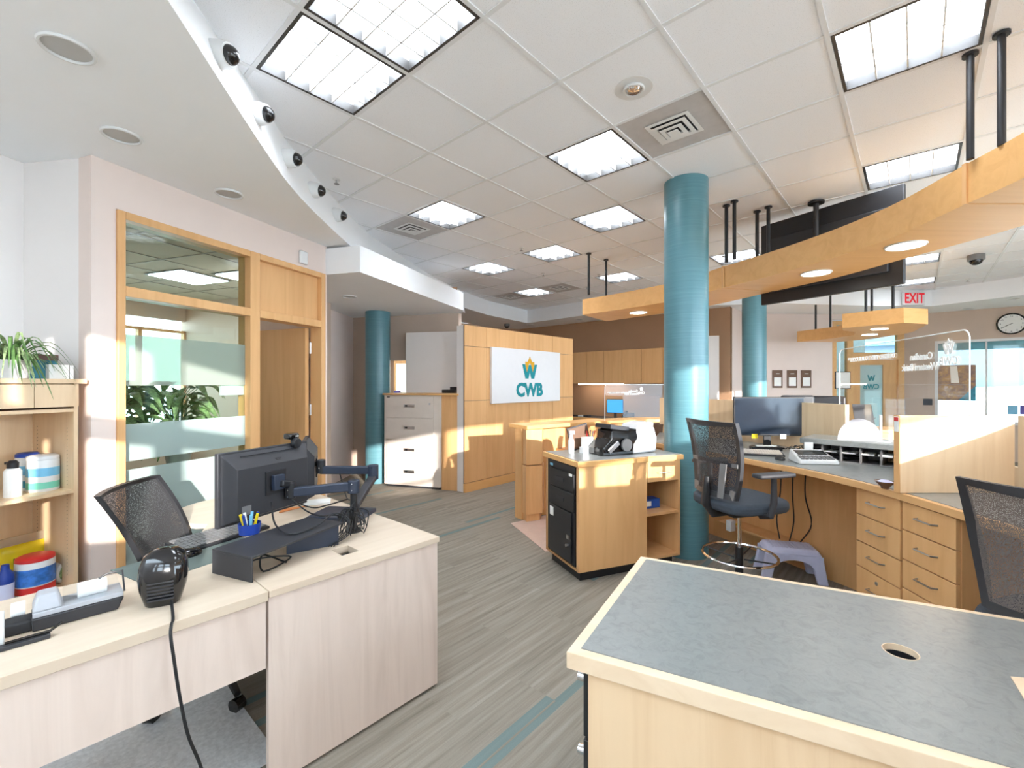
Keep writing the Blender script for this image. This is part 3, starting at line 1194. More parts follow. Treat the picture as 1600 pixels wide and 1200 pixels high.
def dome(label, x, y, z, s=1.0):
    t_ = thing('security_camera', label, 'security camera', (x, y, z - .001))
    MB().cyl(.07 * s, -.06 * s, 0, 28).build('housing', M['grey'], t_, bev=.004)
    pts = [(.055 * s * math.cos(k * PI / 12), -.06 * s - .05 * s * math.sin(k * PI / 12)) for k in range(7)]
    pts[-1] = (0, pts[-1][1])
    MB().lathe(pts, 24).build('dome', M['blackg'], t_)


dome('grey dome security camera on the ceiling upper right of the exit sign', *at(1525, 398, CZ), CZ, 1.3)
dome('small dome security camera under the far soffit above the sign wall', *at(792, 506, 2.945), 2.945, 1.0)

# exit sign on the bulkhead
ex, ey = 7.25, 8.44
t_ = thing('exit_sign', 'white exit sign with red letters below the tiled ceiling', 'sign', (7.49, 8.40, 2.95), R(2))
MB().box(-.2, .2, 0, .05, 0, .24).build('case', M['signwhite'], t_, bev=.006)
text('lettering', 'EXIT', .26, M['exitred'], t_, T(0, -.002, .12) @ UPR, ext=.001, bold=.006, wscale=.72)

# ---------------------------------------------------------------- feature wall with sign
FW = (-.644, 6.14)
t_ = thing('feature_wall', 'maple panelled feature wall carrying the white sign board', 'partition wall', (*FW, 0), RA)
MB().box(.0, 2.60, .03, .16, 0, 2.285).build('core', M['wallwhite'], t_)
MB().box(.002, 2.598, .0185, .0295, 0, 2.284).build('backing', M['clay'], t_)
MB().box(-.005, 2.605, -.012, .02, 0, .12).build('base_strip', M['mapleh'], t_)
cols = [0, .42, 1.38, 2.0, 2.605]
rows = [.125, 1.25, 2.0, 2.29]
pn = MB()
for a in range(4):
    for b_ in range(3):
        pn.box(cols[a] + .003, cols[a + 1] - .003, .0, .018, rows[b_] + .003, rows[b_ + 1] - .003)
pn.build('panel', M['maple'], t_)
s_ = thing('sign_board', 'white sign board with teal letters and a golden crown emblem on the maple wall', 'sign', (*AB(FW, .483, 0), 1.195), RA)
MB().box(0, 1.67, -.045, -.002, 0, .82).build('board', M['signwhite'], s_, bev=.006)
MX = T(1.33 - .483, -.047, 0) @ UPR
text('lettering', 'CWB', .28, M['teal'], s_, T(.855, -.047, .185) @ UPR, ext=.002, bold=.013, wscale=1.0)


def emblem(parent, M0, s, mt, mg, ext=.002):
    """W letter with a crown of points rising from it"""
    Wp = [(-.5, .2), (-.3, -.42), (-.1, -.42), (0, -.12), (.1, -.42), (.3, -.42), (.5, .2), (.33, .2), (.2, -.16), (.06, .18), (-.06, .18), (-.2, -.16), (-.33, .2)]
    w_ = MB().mat(M0 @ Matrix.Diagonal((s, s, 1, 1)))
    w_.prism(Wp, -ext, ext)
    w_.build('emblem_letter', mt, parent, smooth=False)
    Cp = [(-.31, .22), (-.2, -.12), (-.075, .2), (0, .26), (.075, .2), (.2, -.12), (.31, .22), (.3, .32), (.16, .3), (.1, .38), (.0, .55), (-.1, .38), (-.16, .3), (-.3, .32)]
    c_ = MB().mat(M0 @ Matrix.Diagonal((s, s, 1, 1)))
    c_.prism(Cp, -ext * .8, ext * .8)
    c_.build('emblem_crown', mg, parent, smooth=False)


emblem(s_, T(.855, -.047, .52) @ UPR, .36, M['teal'], M['gold'])

# ---------------------------------------------------------------- filing cabinet and its wooden neighbour
FD = math.atan2(-.27, .87)
t_ = thing('filing_cabinet', 'cream four drawer lateral filing cabinet under a wooden top', 'filing cabinet', (-1.86, 6.57, 0), FD)
MB().box(0, .91, 0, .55, .03, 1.32).build('body', M['cream'], t_, bev=.004)
MB().box(.03, .88, .02, .53, 0, .03).build('plinth', M['dark'], t_)
for k in range(4):
    z0 = .06 + k * .313
    d_ = MB().box(.04, .80, -.012, -.001, z0, z0 + .303).build('drawer', M['cream'], t_, bev=.003)
    h = MB().box(.33, .50, -.018, -.013, z0 + .15, z0 + .19)
    h.build('handle', M['steel'], d_)
    MB().box(.35, .39, -.021, -.019, z0 + .158, z0 + .182).build('catch', M['black'], d_)
MB().cyl(.012, 0, .01, 12).build('lock', M['steel'], t_).matrix_local = T(.74, -.013, 1.2) @ RX(PI / 2)
MB().box(.05, .10, -.014, -.0125, 1.285, 1.30).build('badge', M['black'], t_)
p0 = Vector((-1.86, 6.57)) + Vector((math.cos(FD), math.sin(FD))) * .915
t_ = thing('end_panel_unit', 'maple end unit between the cream filing cabinet and the feature wall', 'cabinet', (p0.x, p0.y, 0), FD - R(0))
MB().box(.0, .235, .012, .12, 0, 1.32).build('body', M['maple'], t_)
MB().prism([(-.925, -.03), (.27, -.03), (.2, .3), (.1, .56), (-.925, .56)], 1.322, 1.345).build('top', M['mapleh'], t_, bev=.003)
o = MB().box(0, .86, 0, .03, 0, .92).build('back_panel', M['wallwhite'])
place(tag(o, 'tall off-white partition panel standing behind the cream filing cabinet', 'partition'), (-1.63, 6.93, 1.347), R(-14))
bpy.data.objects['back_panel'].name = 'partition_panel'
o = MB().box(0, .2, 0, .1, 0, .05)
o.box(.12, .22, .02, .1, .05, .09)
o = o.build('desk_tray', M['black'], bev=.004)
place(tag(o, 'small black device on top of the maple end unit', 'device'), (-1.03, 6.62, 1.347), FD)
# glimpse through the opening beside the column
t_ = thing('office_partition', 'dark partition with purple holder seen through the opening beside the far teal column', 'partition', (-2.35, 8.2, 0), R(-14))
MB().box(-.3, .9, 0, .05, 0, 1.33).build('panel', M['dark'], t_)
MB().box(.18, .36, -.05, -.002, 1.24, 1.36).build('holder', M['purple'], t_)
wo2 = thing('window_3', None, None, (-2.9, 9.4, 0), R(-8), kind='structure')
MB().box(-.3, 1.6, 0, .06, 1.9, 1.97).box(-.3, 1.6, 0, .06, 1.0, 1.05).box(.42, .5, 0, .06, 1.05, 1.9).build('window_frame', M['maple'], wo2)
MB().box(-.3, 1.6, .02, .03, 1.05, 1.9).build('shade', emit('daylit shade', (235, 240, 225), .8), wo2)  # glowing card stands in for daylight at this window

# ---------------------------------------------------------------- back wall casework
def BWP(t_, n):
    q = bw(t_, n)
    return q


RB = math.atan2(-.666, .746)
t_ = thing('wall_cabinets', 'row of honey maple upper cabinets on the brown wall', 'cabinet', (*bw(.9, -.36), 1.49), RB)
MB().box(0, 3.1, .02, .355, 0, .72).build('body', M['maple'], t_)
for k in range(7):
    x = k * .443
    MB().box(x + .003, x + .440, 0, .018, .003, .717).build('door', M['maple'], t_)
MB().box(1.1, 2.2, .02, .10, -.03, -.001).build('task_light', emit('task light diffuser', (255, 246, 230), 6), t_)
t_ = thing('back_counter', 'long desk counter under the upper cabinets on the brown wall', 'counter', (*bw(.6, -.66), 0), RB)
MB().box(0, 4.0, 0, .655, .70, .74).build('worktop', M['mapleh'], t_)
MB().box(.01, 3.99, .03, .65, .74, .745).build('surface', M['dark'], t_)
for x in (0, .8, 1.7, 2.6, 3.96):
    MB().box(x, x + .04, .02, .6, 0, .70).build('side_panel', M['maple'], t_)
t_ = thing('tall_cabinet', 'tall narrow off-white cabinet behind the big teal column', 'cabinet', (3.42, 8.30, 0), R(-15))
MB().box(0, .36, 0, .34, .91, 2.36).build('upper_body', M['wallwhite'], t_, bev=.005)
MB().box(0, .36, 0, .34, 0, .905).build('lower_body', M['maple'], t_)


def small_monitor(label, x, y, z, rz, w, h, mat, stand=True, group=None):
    t_ = thing('monitor', label, 'monitor', (x, y, z), rz, group)
    b0 = .11 if stand else 0
    MB().box(-w / 2, w / 2, 0, .03, b0, b0 + h).build('casing', M['black'], t_, bev=.004)
    MB().box(-w / 2 + .012, w / 2 - .012, -.003, -.001, b0 + .014, b0 + h - .012).build('screen', mat, t_)
    if stand:
        MB().box(-.03, .03, .031, .05, .01, b0 + h * .5).build('stand', M['black'], t_)
        MB().box(-.11, .11, -.05, .12, 0, .012).build('base', M['black'], t_, bev=.004)
    return t_


px_, d_ = 961, 9.9
small_monitor('far monitor with a lit blue screen on the brown wall desk', (961 - 800) / F * 9.65, 9.65, .745, RB + .35, .35, .30, M['lcd']).scale = (1, 1, 1)


def desk_phone(label, x, y, z, rz, s=1.0):
    t_ = thing('telephone', label, 'telephone', (x, y, z), rz, 'desk telephones on the back counter')
    MB().hexa([(-.1, -.1, 0), (.1, -.1, 0), (.1, .1, 0), (-.1, .1, 0)], [(-.1, -.1, .03), (.1, -.1, .03), (.1, .1, .12), (-.1, .1, .12)]).build('body', M['black'], t_, bev=.004)
    MB().tube([(-.07, -.09, .06), (-.07, -.05, .09), (-.07, .05, .14), (-.07, .09, .14)], .022, 8).build('handset', M['black'], t_)
    return t_


desk_phone('black desk telephone on the far counter just right of the sign wall', *bw(1.75, -.42), .746, RB)
q = desk_phone('grey desk telephone on the far counter right of the lit blue monitor', *bw(3.25, -.35), .746, RB)
for nm in range(3):
    x = 1.95 + nm * .14
    o = MB().box(0, .11, 0, .15, 0, .02 + nm * .008).build('paper_stack', M['paper'] if nm % 2 else M['dark'])
    place(tag(o, ['flat dark folder next to the far black telephone', 'short white paper stack beside the far telephone', 'dark binder lying left of the blue far monitor'][nm], 'paper', None), (*bw(x, -.5), .746), RB)

# ---------------------------------------------------------------- reception counter with pier
cf = resample([(.105, 4.92), (.5, 5.2), (1.1, 5.58), (1.75, 5.86), (2.3, 5.95)], 16)
cf = [(x, y) for x, y in cf]
cbk = offset(cf, -.12)
O_ = (.2, 5.0)
loc = lambda P: [(x - O_[0], y - O_[1]) for x, y in P]
t_ = thing('reception_counter', 'curved maple reception counter with a high transaction ledge', 'counter', (*O_, 0))
MB().strip(loc(cf), loc(cbk), .0, .99).build('front_wall', M['maple'], t_)
MB().strip(loc(offset(cf, .1)), loc(offset(cf, -.24)), .99, 1.03).build('ledge', M['mapleh'], t_, bev=.003)
MB().strip(loc(offset(cf[3:], .52)), loc(offset(cf[3:], .002)), .70, .74).build('desk', M['mapleh'], t_)
MB().strip(loc(offset(cf[3:], .515)), loc(offset(cf[3:], .01)), .74, .743).build('desk_surface', M['brown'], t_)
pr = MB()
pp = [(.10, 4.99), (.155, 4.84), (.30, 4.90), (.33, 5.07), (.2, 5.12)]
pr.prism(loc(pp), .0, .08)
pr.prism(loc([(.09, 4.99), (.15, 4.82), (.33, 4.89), (.36, 5.09), (.2, 5.14)]), .08, .60)
pr.prism(loc([(.095, 4.99), (.153, 4.825), (.325, 4.895), (.355, 5.085), (.2, 5.13)]), .61, .988)
pr.build('pier', M['maple'], t_, bev=.002)

# acrylic screens
def shield(label, p, q, z0, z1, r, items):
    d = Vector((q[0] - p[0], q[1] - p[1]))
    ln = d.length
    t_ = thing('acrylic_screen', label, 'sneeze guard', (p[0], p[1], z0), math.atan2(d.y, d.x), 'clear acrylic counter screens')
    H = z1 - z0
    pts = [(0, 0), (ln, 0)]
    for k in range(9):
        a = k * PI / 16
        pts.append((ln - r + r * math.cos(a), H - r + r * math.sin(a)))
    for k in range(9):
        a = PI / 2 + k * PI / 16
        pts.append((r + r * math.cos(a), H - r + r * math.sin(a)))
    s_ = MB().mat(RX(PI / 2))
    s_.prism(pts, -.003, .003)
    s_.build('sheet', M['acrylic'], t_, smooth=False)
    ed = MB()
    loop = [(x, 0, z) for x, z in pts[1:]] + [(0, 0, 0)]
    ed.tube(loop, .0035, 6)
    ed.build('edge', M['acredge'], t_)
    for x in (ln * .22, ln * .8):
        MB().box(x - .012, x + .012, -.09, .09, .0, .012).build('foot', M['acrylic'], t_)
    for (kind, s, x, z, size, al) in items:
        if kind == 't':
            text('lettering', s, size, M['paper'], t_, T(x, -.005, z) @ UPR, mirror=True, ext=.0006, bold=.002, align='CENTER')
        else:
            emblem(t_, T(x, -.005, z) @ UPR, size, M['paper'], M['paper'], .0006)
    return t_


P1, P2 = (2.83, 3.9), (2.454, 2.42)
# seen from the teller side the left end is the far one
shield('clear acrylic screen with mirrored white lettering on the teller counter', P1, P2, 1.075, 1.775, .05,
       [('t', 'OBSESSED WITH YOUR SUCCESS™', .50, .60, .043, 0), ('e', '', 1.37, .615, .095, 0), ('t', 'CWB', 1.37, .535, .068, 0), ('t', 'Canadian', 1.12, .575, .06, 0), ('t', 'Western Bank', 1.10, .51, .06, 0)])
shield('clear acrylic screen on the reception counter behind the note counting machine', (1.13, 5.5), (2.02, 5.88), 1.032, 1.475, .04,
       [('t', 'OBSESSED WITH YOUR SUCCESS™', .22, .34, .024, 0), ('e', '', .55, .385, .06, 0), ('t', 'CWB', .55, .335, .042, 0), ('t', 'Canadian', .42, .36, .04, 0), ('t', 'Western Bank', .40, .325, .04, 0)])

# ---------------------------------------------------------------- island cabinet
IC = (.494, 3.335)
IR = Vector((.925, .38)).normalized()
ira = math.atan2(IR.y, IR.x)
t_ = thing('island_cabinet', 'maple island cabinet with a grey top, black file drawers and an open shelf', 'cabinet', (*IC, 0), ira)
WI, DI = .955, .54
MB().box(-.02, WI + .02, -.02, DI + .02, .865, .905).build('worktop_edge', M['mapleh'], t_, bev=.003)
MB().box(0, WI, 0, DI, .905, .909).build('worktop', M['lam'], t_)
MB().box(.04, WI - .04, .05, DI - .04, 0, .08).build('plinth', M['black'], t_)
bd = MB()
bd.box(0, .60, 0, .02, .08, .865)          # front panel
bd.box(0, .02, .0, DI, .08, .10)
bd.box(0, .62, DI - .02, DI, .08, .865)
bd.box(0, .62, .02, DI, .08, .10)
bd.box(.60, .62, .0, DI, .08, .865)
bd.box(0, .02, .02, .035, .1, .865)
bd.box(0, .02, DI - .035, DI, .1, .865)
bd.build('body', M['maple'], t_)
sh = MB()
sh.box(.62, WI, 0, DI, .08, .10)
sh.box(.62, WI, 0, DI, .43, .45)
sh.box(WI - .02, WI, 0, DI, .10, .865)
sh.box(.62, WI - .02, DI - .02, DI, .10, .865)
sh.build('open_shelf', M['maple'], t_)
dw = MB().box(.625, WI - .022, -.001, .018, .70, .862).build('drawer', M['maple'], t_)
MB().tube([(.72, -.001, .77), (.72, -.02, .77), (.86, -.02, .77), (.86, -.001, .77)], .004).build('handle', M['steel'], dw)
pd = MB().box(-.004, .5, .045, DI - .045, .11, .855).build('file_pedestal', M['black'], t_)
# drawers of the pedestal face local -x
ys0, ys1 = .05, DI - .05
for (z0, z1) in ((.66, .80), (.51, .65)):
    d_ = MB().box(-.016, -.005, ys0, ys1 - .05, z0, z1).build('file_drawer', M['black'], t_, bev=.003)
    MB().box(-.02, -.0165, .2, .34, (z0 + z1) / 2 - .015, (z0 + z1) / 2 + .015).build('handle', M['dark'], d_)
d_ = MB().box(-.018, -.005, ys0 + .04, ys1 - .05, .12, .50).build('safe_door', M['black'], t_, bev=.003)
MB().box(-.03, -.0185, .10, .14, .30, .33).build('lock', M['steel'], d_)
MB().cyl(.012, 0, .02, 12).build('keyhole', M['steel'], d_).matrix_local = T(-.018, .13, .25) @ RY(-PI / 2)
MB().box(-.0195, -.0182, .37, .43, .41, .48).build('label_card', M['paper'], d_)
MB().box(-.0175, -.0165, .38, .43, .815, .835).build('badge', M['ltblue'], t_)
MB().box(-.0175, -.0165, .07, .12, .78, .80).build('sticker', M['paper'], t_)


def IL(x, y):
    p = Vector(IC) + IR * x + Vector((-IR.y, IR.x)) * y
    return (p.x, p.y)


t_ = thing('tissue_carton', 'small blue carton on the open shelf of the island cabinet', 'box', (*IL(.66, .12), .4505), ira)
MB().box(0, .19, 0, .1, 0, .075).build('carton', M['bluebox'], t_, bev=.002)
MB().box(.02, .10, -.002, -.0005, .02, .06).build('printed_label', M['paper'], t_)
# note counting machine
t_ = thing('note_counter', 'white and black note counting machine on the island cabinet', 'counting machine', (*IL(.50, .22), .9095), ira + R(4))
prof = [(-.13, 0), (.13, 0), (.14, .10), (.12, .2), (.06, .245), (0, .25), (-.05, .235), (-.09, .19), (-.03, .12), (-.06, .06), (-.12, .03)]
MB().mat(RZ(PI / 2) @ RX(PI / 2)).prism([(p[0], p[1]) for p in prof], .16, .2)
sd1 = MB().mat(T(.17, 0, 0) @ RX(PI / 2)).prism([(-.10, 0), (.16, 0), (.17, .12), (.14, .21), (.07, .25), (-.02, .235), (-.06, .19), (-.04, .13), (-.08, .08)], -.12, .10)
sd1.build('side_cover', plain('pale grey machine cover', (205, 206, 208), .3), t_, bev=.02, seg=3)
MB().mat(RX(PI / 2)).prism([(-.22, 0), (.12, 0), (.14, .2), (-.02, .22), (-.13, .20), (-.14, .13), (-.22, .06)], -.10, .09).build('body', M['blackg'], t_, bev=.008)
MB().mat(T(-.05, -.095, .2) @ RY(R(8))).box(-.11, .08, -.01, .19, 0, .035).build('control_panel', M['dark'], t_, bev=.004)
MB().mat(T(.0, -.10, .08) @ RX(PI / 2)).cyl(.05, 0, .02, 24).build('roller', M['grey'], t_)
MB().mat(T(-.13, -.105, .07) @ RY(R(-35))).box(-.06, .06, -.012, .012, -.02, .02).build('tray', M['steel'], t_, bev=.004)
# spray bottle
t_ = thing('spray_bottle', 'white spray bottle at the left end of the island worktop', 'bottle', (*IL(.14, .36), .9095), 0)
MB().lathe([(.024, 0), (.026, .01), (.026, .1), (.012, .14), (.012, .155), (0, .155)], 20).build('bottle', M['white'], t_)
MB().box(-.012, .03, -.01, .01, .157, .185).build('nozzle', M['white'], t_, bev=.004)
# tilted dark screen frame
t_ = thing('tilted_screen', 'thin dark tilted display behind the spray bottle on the island', 'screen', (*IL(.19, .43), .9095), ira)
MB().mat(RX(R(-4)) @ RY(R(-12))).box(.0, .20, 0, .014, .0, .20).build('frame', M['dark'], t_, bev=.003)
MB().mat(RX(R(-4)) @ RY(R(-12))).box(.01, .19, -.003, -.001, .012, .188).build('pane', M['clay'], t_)
t_ = thing('card_holder', 'clear holder of cards beside the note counting machine', 'card holder', (*IL(.22, .30), .9095), ira)
MB().box(0, .12, 0, .06, 0, .05).build('tray', M['acredge'], t_)
MB().box(.01, .11, .02, .05, .051, .13).build('card', M['paper'], t_)
t_ = thing('pen_cup', 'black cup of pens behind the note counting machine', 'pen cup', (*IL(.37, .44), .9095), 0)
MB().lathe([(.035, 0), (.04, .1), (.037, .1), (.033, .01), (0, .01)], 18).build('cup', M['black'], t_)
for k in range(5):
    a = k * 1.3
    MB().tube([(.01 * math.cos(a), .01 * math.sin(a), .02), (.045 * math.cos(a), .045 * math.sin(a), .17)], .004, 6).build('pen', [M['red'], M['darkblue'], M['black']][k % 3], t_)
t_ = thing('document_stand', 'leaning pale stack of forms against the big teal column', 'paper', (*IL(.86, .33), .9095), ira)
MB().mat(RY(R(9))).box(0, .06, 0, .2, 0, .24).build('stack', M['paper'], t_)
t_ = thing('clear_cup', 'small clear cup between the note counter and the leaning forms', 'cup', (*IL(.78, .42), .9095), 0)
MB().lathe([(.025, 0), (.032, .09)], 16, close=False).build('cup', M['acrylic'], t_)
t_ = thing('waste_bin', 'bronze tapered bin standing on the reception desk', 'bin', (*at(1029, 696, .743), .7435), 0)
MB().lathe([(.085, 0), (.105, .25), (.108, .25), (.108, .262), (.1, .262), (.08, .01), (0, .01)], 28).build('bin', M['clay'], t_)
# things on reception desk
t_ = thing('desk_printer', 'small grey label printer with paper on the reception desk behind the machine', 'printer', (1.44, 5.42, .7435), ira)
MB().box(-.13, .13, -.1, .1, 0, .16).build('body', M['dark'], t_, bev=.01)
MB().box(-.1, -.02, -.03, .05, .161, .27).build('paper', M['paper'], t_)
MB().box(.02, .1, -.03, .05, .161, .24).build('tray', M['grey'], t_)

# ---------------------------------------------------------------- teller counter
tf = resample([(1.36, 4.45), (1.52, 4.1), (1.66, 3.79), (1.78, 3.49), (1.87, 3.24), (1.95, 3.05), (2.03, 2.68), (2.04, 2.39), (2.02, 2.04), (2.0, 1.76), (1.92, 1.3), (1.75, .85)], 40)
tb = resample([(1.75, 5.35), (2.2, 4.72), (2.48, 4.2), (2.66, 3.65), (2.72, 3.2), (2.73, 2.8), (2.72, 2.38), (2.70, 2.05), (2.64, 1.7), (2.5, 1.1), (2.3, .5)], 40)
TO = (2.0, 2.6)
loc = lambda P: [(x - TO[0], y - TO[1]) for x, y in P]
t_ = thing('teller_counter', 'curved maple teller counter with a grey worktop, riser panels and pigeonholes', 'counter', (*TO, 0))
MB().strip(loc(tf), loc(offset(tb, -.0)), .868, .906).build('worktop_edge', M['mapley'], t_, bev=.002)
inn = offset(tf, -.03)
MB().strip(loc(inn), loc(tb), .906, .909).build('worktop', M['lam'], t_)
# riser walls on the customer side
def near(P, q):
    return min(range(len(P)), key=lambda i: (P[i][0] - q[0]) ** 2 + (P[i][1] - q[1]) ** 2)


k1 = near(tb, (2.66, 3.65))
k2 = near(tb, (2.72, 2.38))
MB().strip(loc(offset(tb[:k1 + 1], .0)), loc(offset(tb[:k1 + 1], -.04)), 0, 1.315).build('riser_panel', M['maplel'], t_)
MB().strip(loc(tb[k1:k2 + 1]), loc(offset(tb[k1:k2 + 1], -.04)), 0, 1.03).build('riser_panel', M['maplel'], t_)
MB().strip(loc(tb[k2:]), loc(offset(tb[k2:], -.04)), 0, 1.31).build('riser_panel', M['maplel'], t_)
# knee space panel
kp0 = near(tf, (1.66, 3.79))
kp1 = near(tf, (2.03, 2.75))
MB().strip(loc(offset(tf[:kp1 + 1], -.55)), loc(offset(tf[:kp1 + 1], -.57)), 0, .868).build('modesty_panel', M['maple'], t_)
MB().strip(loc(offset(tf[5:13], -.36)), loc(offset(tf[5:13], -.545)), .20, .22).build('foot_shelf', M['maple'], t_)
MB().strip(loc(offset(tf[24:], -.42)), loc(offset(tf[24:], -.44)), 0, .868).build('modesty_panel', M['maple'], t_)
o = MB().cyl(.014, 0, .02, 16).build('lock', M['black'], t_)
# pigeonhole unit
ga, gb = Vector((2.24, 3.47)), Vector((2.61, 3.05))
gd = (gb - ga)
gl = gd.length + .03
t2 = thing('pigeonhole_unit', 'low dark grey pigeonhole shelf at the back of the teller counter', 'shelf', (ga.x, ga.y, .9095), math.atan2(gd.y, gd.x))
pg = MB()
pg.box(0, gl, 0, .23, 0, .008)
pg.box(0, gl, .222, .23, .008, .118)
n = 5
for k in range(n + 1):
    x = (gl - .01) * k / n
    pg.box(x, x + .01, 0, .222, .008, .118)
pg.build('carcass', M['grey'], t2)
MB().box(.01, gl - .01, .02, .222, .06, .064).build('middle_shelf', M['dark'], t2)
MB().box(-.02, gl + .03, -.02, .34, .118, .160).build('top', M['lam'], t2, bev=.006)
for k, x in enumerate((.13, .24, .35, .45)):
    MB().box(x, x + .08, .015, .15, .065, .07 + .003 * k).build('envelope', M['paper'], t2)
# divider panel seen sunlit
t2 = thing('divider_panel', 'upright pale maple divider standing on the teller counter behind the right chair', 'partition', (2.03, 2.36, .9095), R(0))
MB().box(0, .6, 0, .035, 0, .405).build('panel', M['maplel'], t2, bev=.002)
MB().box(-.004, -.001, .0, .035, 0, .405).build('edge_band', M['maple'], t2)
MB().box(-.0065, -.0045, .004, .03, .32, .40).build('sticker', M['paper'], t2)
MB().box(-.0075, -.0066, .004, .03, .375, .395).build('sticker_band', M['red'], t2)
# drawer pedestals
def pedestal(label, p, q, zs, lock=False):
    d = Vector((q[0] - p[0], q[1] - p[1]))
    ln = d.length
    t_ = thing('drawer_pedestal', label, 'drawers', (p[0], p[1], 0), math.atan2(d.y, d.x), 'maple drawer pedestals under the teller counter')
    MB().box(.0, ln, .022, .42, .06, .866).build('body', M['maple'], t_)
    MB().box(.01, ln - .01, .06, .4, 0, .06).build('plinth', M['black'], t_)
    for i in range(4):
        z1, z0 = zs[i], zs[i + 1]
        d_ = MB().box(.004, ln - .004, .0, .020, z0 + .003, z1 - .003).build('drawer', M['maple'], t_, bev=.0015)
        zc = (z0 + z1) / 2 + .01
        if i == 3:
            zc = z1 - .10
        xc = ln / 2
        MB().tube([(xc - .06, 0, zc), (xc - .05, -.026, zc), (xc + .05, -.026, zc), (xc + .06, 0, zc)], .0042, 8).build('handle', M['steel'], d_)
        if i == 3 and lock:
            MB().mat(T(xc, .001, z1 - .045) @ RX(PI / 2)).cyl(.01, 0, .006, 14).build('lock', M['steel'], d_)
    return t_


pedestal('four drawer maple pedestal next to the knee space, the one with a lock', (2.085, 2.735), (2.062, 2.395), [.864, .70, .54, .39, .08], True)
p2_ = pedestal('four drawer maple pedestal nearest the right mesh chair', (2.060, 2.385), (2.035, 2.065), [.864, .715, .56, .41, .08])

MB().mat(T(.321, .07, .755) @ RY(PI / 2)).lathe([(.008, 0), (.008, .008), (.018, .014), (.018, .022), (0, .026)], 16).build('knob', M['clay'], p2_)

# teller desk items
mx = small_monitor('wide dark monitor on the teller counter behind the mesh chair', 2.29, 4.02, .9095, R(-6), .60, .345, M['screen'])
for x in (-.15, .09):
    MB().box(x, x + .05, -.008, -.005, .085, .125).build('sticky_note', M['yellow'] if x < 0 else M['paper'], mx)


def keyboard(label, x, y, z, rz, w=.44, mat='black', km='dark', group=None):
    t_ = thing('keyboard', label, 'keyboard', (x, y, z), rz, group)
    MB().hexa([(-w / 2, -.08, 0), (w / 2, -.08, 0), (w / 2, .08, 0), (-w / 2, .08, 0)], [(-w / 2, -.08, .012), (w / 2, -.08, .012), (w / 2, .08, .028), (-w / 2, .08, .028)]).build('body', M[mat], t_, bev=.003)
    k_ = MB()
    sl_ = math.atan2(.016, .16)
    k_.mat(T(0, 0, .0205) @ RX(sl_))
    for r_ in range(5):
        for c_ in range(18):
            x0 = -w / 2 + .012 + c_ * (w - .024) / 18
            y0 = -.068 + r_ * .028
            k_.box(x0, x0 + (w - .024) / 18 - .003, y0, y0 + .024, 0, .007)
    k_.build('keys', M[km], t_)
    return t_


keyboard('pale key keyboard in front of the teller monitor', *at(1186, 710, .91), .9095, R(-20), .34, 'dark', 'cream')


def mouse(label, x, y, z, rz, mat='black'):
    t_ = thing('computer_mouse', label, 'mouse', (x, y, z), rz)
    MB().lathe([(.0, .032), (.012, .031), (.024, .024), (.031, .012), (.032, 0)], 20).mat(Matrix.Identity(4))
    m_ = MB().mat(Matrix.Diagonal((1, 1.7, 1, 1)))
    m_.lathe([(.032, 0), (.032, .010), (.025, .024), (.013, .031), (.0, .033)], 24)
    m_.build('shell', M[mat], t_)
    MB().box(-.003, .003, .022, .036, .029, .034).build('wheel', M['grey'], t_)
    return t_


mouse('black mouse right of the pale key keyboard on the teller counter', *at(1219, 718, .91), .9095, R(-20))
t_ = thing('docking_station', 'small black docking unit under the teller monitor', 'device', (*at(1197, 704, .91), .9095), R(-10))
MB().box(-.12, .12, -.03, .05, 0, .035).build('body', M['black'], t_, bev=.004)
MB().box(-.08, .08, -.02, .02, .036, .045).build('cover', M['paper'], t_)
# adding machine
t_ = thing('adding_machine', 'white and black adding machine with a paper roll on the teller counter', 'calculator', (*at(1271, 723, .91), .9095), R(-6))
MB().hexa([(-.135, -.08, 0), (.135, -.08, 0), (.12, .12, 0), (-.12, .12, 0)], [(-.13, -.075, .03), (.13, -.075, .03), (.11, .11, .085), (-.11, .11, .085)]).build('body', M['white'], t_, bev=.008)
sl_ = math.atan2(.055, .185)
kk = MB().mat(T(0, -.075, .0305) @ RX(sl_))
for r_ in range(2):
    for c_ in range(8):
        kk.box(-.115 + c_ * .029, -.115 + c_ * .029 + .022, .012 + r_ * .03, .034 + r_ * .03, .0, .008)
kk.build('keys', M['grey'], t_)
MB().mat(T(0, -.075, .0312) @ RX(sl_)).box(-.10, .10, .085, .16, 0, .004).build('display', M['blackg'], t_)
MB().box(-.03, .03, .06, .066, .085, .14).build('paper_strip', M['paper'], t_)
t_ = thing('candy_bowl', 'small glass bowl at the base of the pale divider', 'bowl', (*at(1383, 763, .91), .9095))
MB().lathe([(.018, 0), (.02, .01), (.048, .04), (.045, .04), (.015, .014), (0, .014)], 24).build('bowl', M['clay'], t_)
MB().lathe([(.04, .035), (.02, .045), (0, .047)], 16).build('contents', M['lilac'], t_)
for k in range(3):
    o = MB().box(-.09, .09, -.05, .05, 0, .012).build('notebook', M['black'], bev=.002)
    place(tag(o, ['black notebook, bottom of the pile by the adding machine', 'black notebook in the middle of the pile by the adding machine', 'black notebook on top of the pile by the adding machine'][k], 'notebook'), (*at(1326, 719, .91), .9096 + .0125 * k), R(-8 + 14 * k))
t_ = thing('arched_plate', 'frosted half round plate standing on the pigeonhole shelf', 'plate', (*at(1343, 689, 1.07), 1.0702), R(-30))
pts = [(.13 * math.cos(k * PI / 20), .16 * math.sin(k * PI / 20)) for k in range(21)]
MB().mat(RX(PI / 2)).prism(pts, -.003, .003).build('plate', frosted('clouded acrylic', (240, 236, 238), .75), t_, smooth=False)
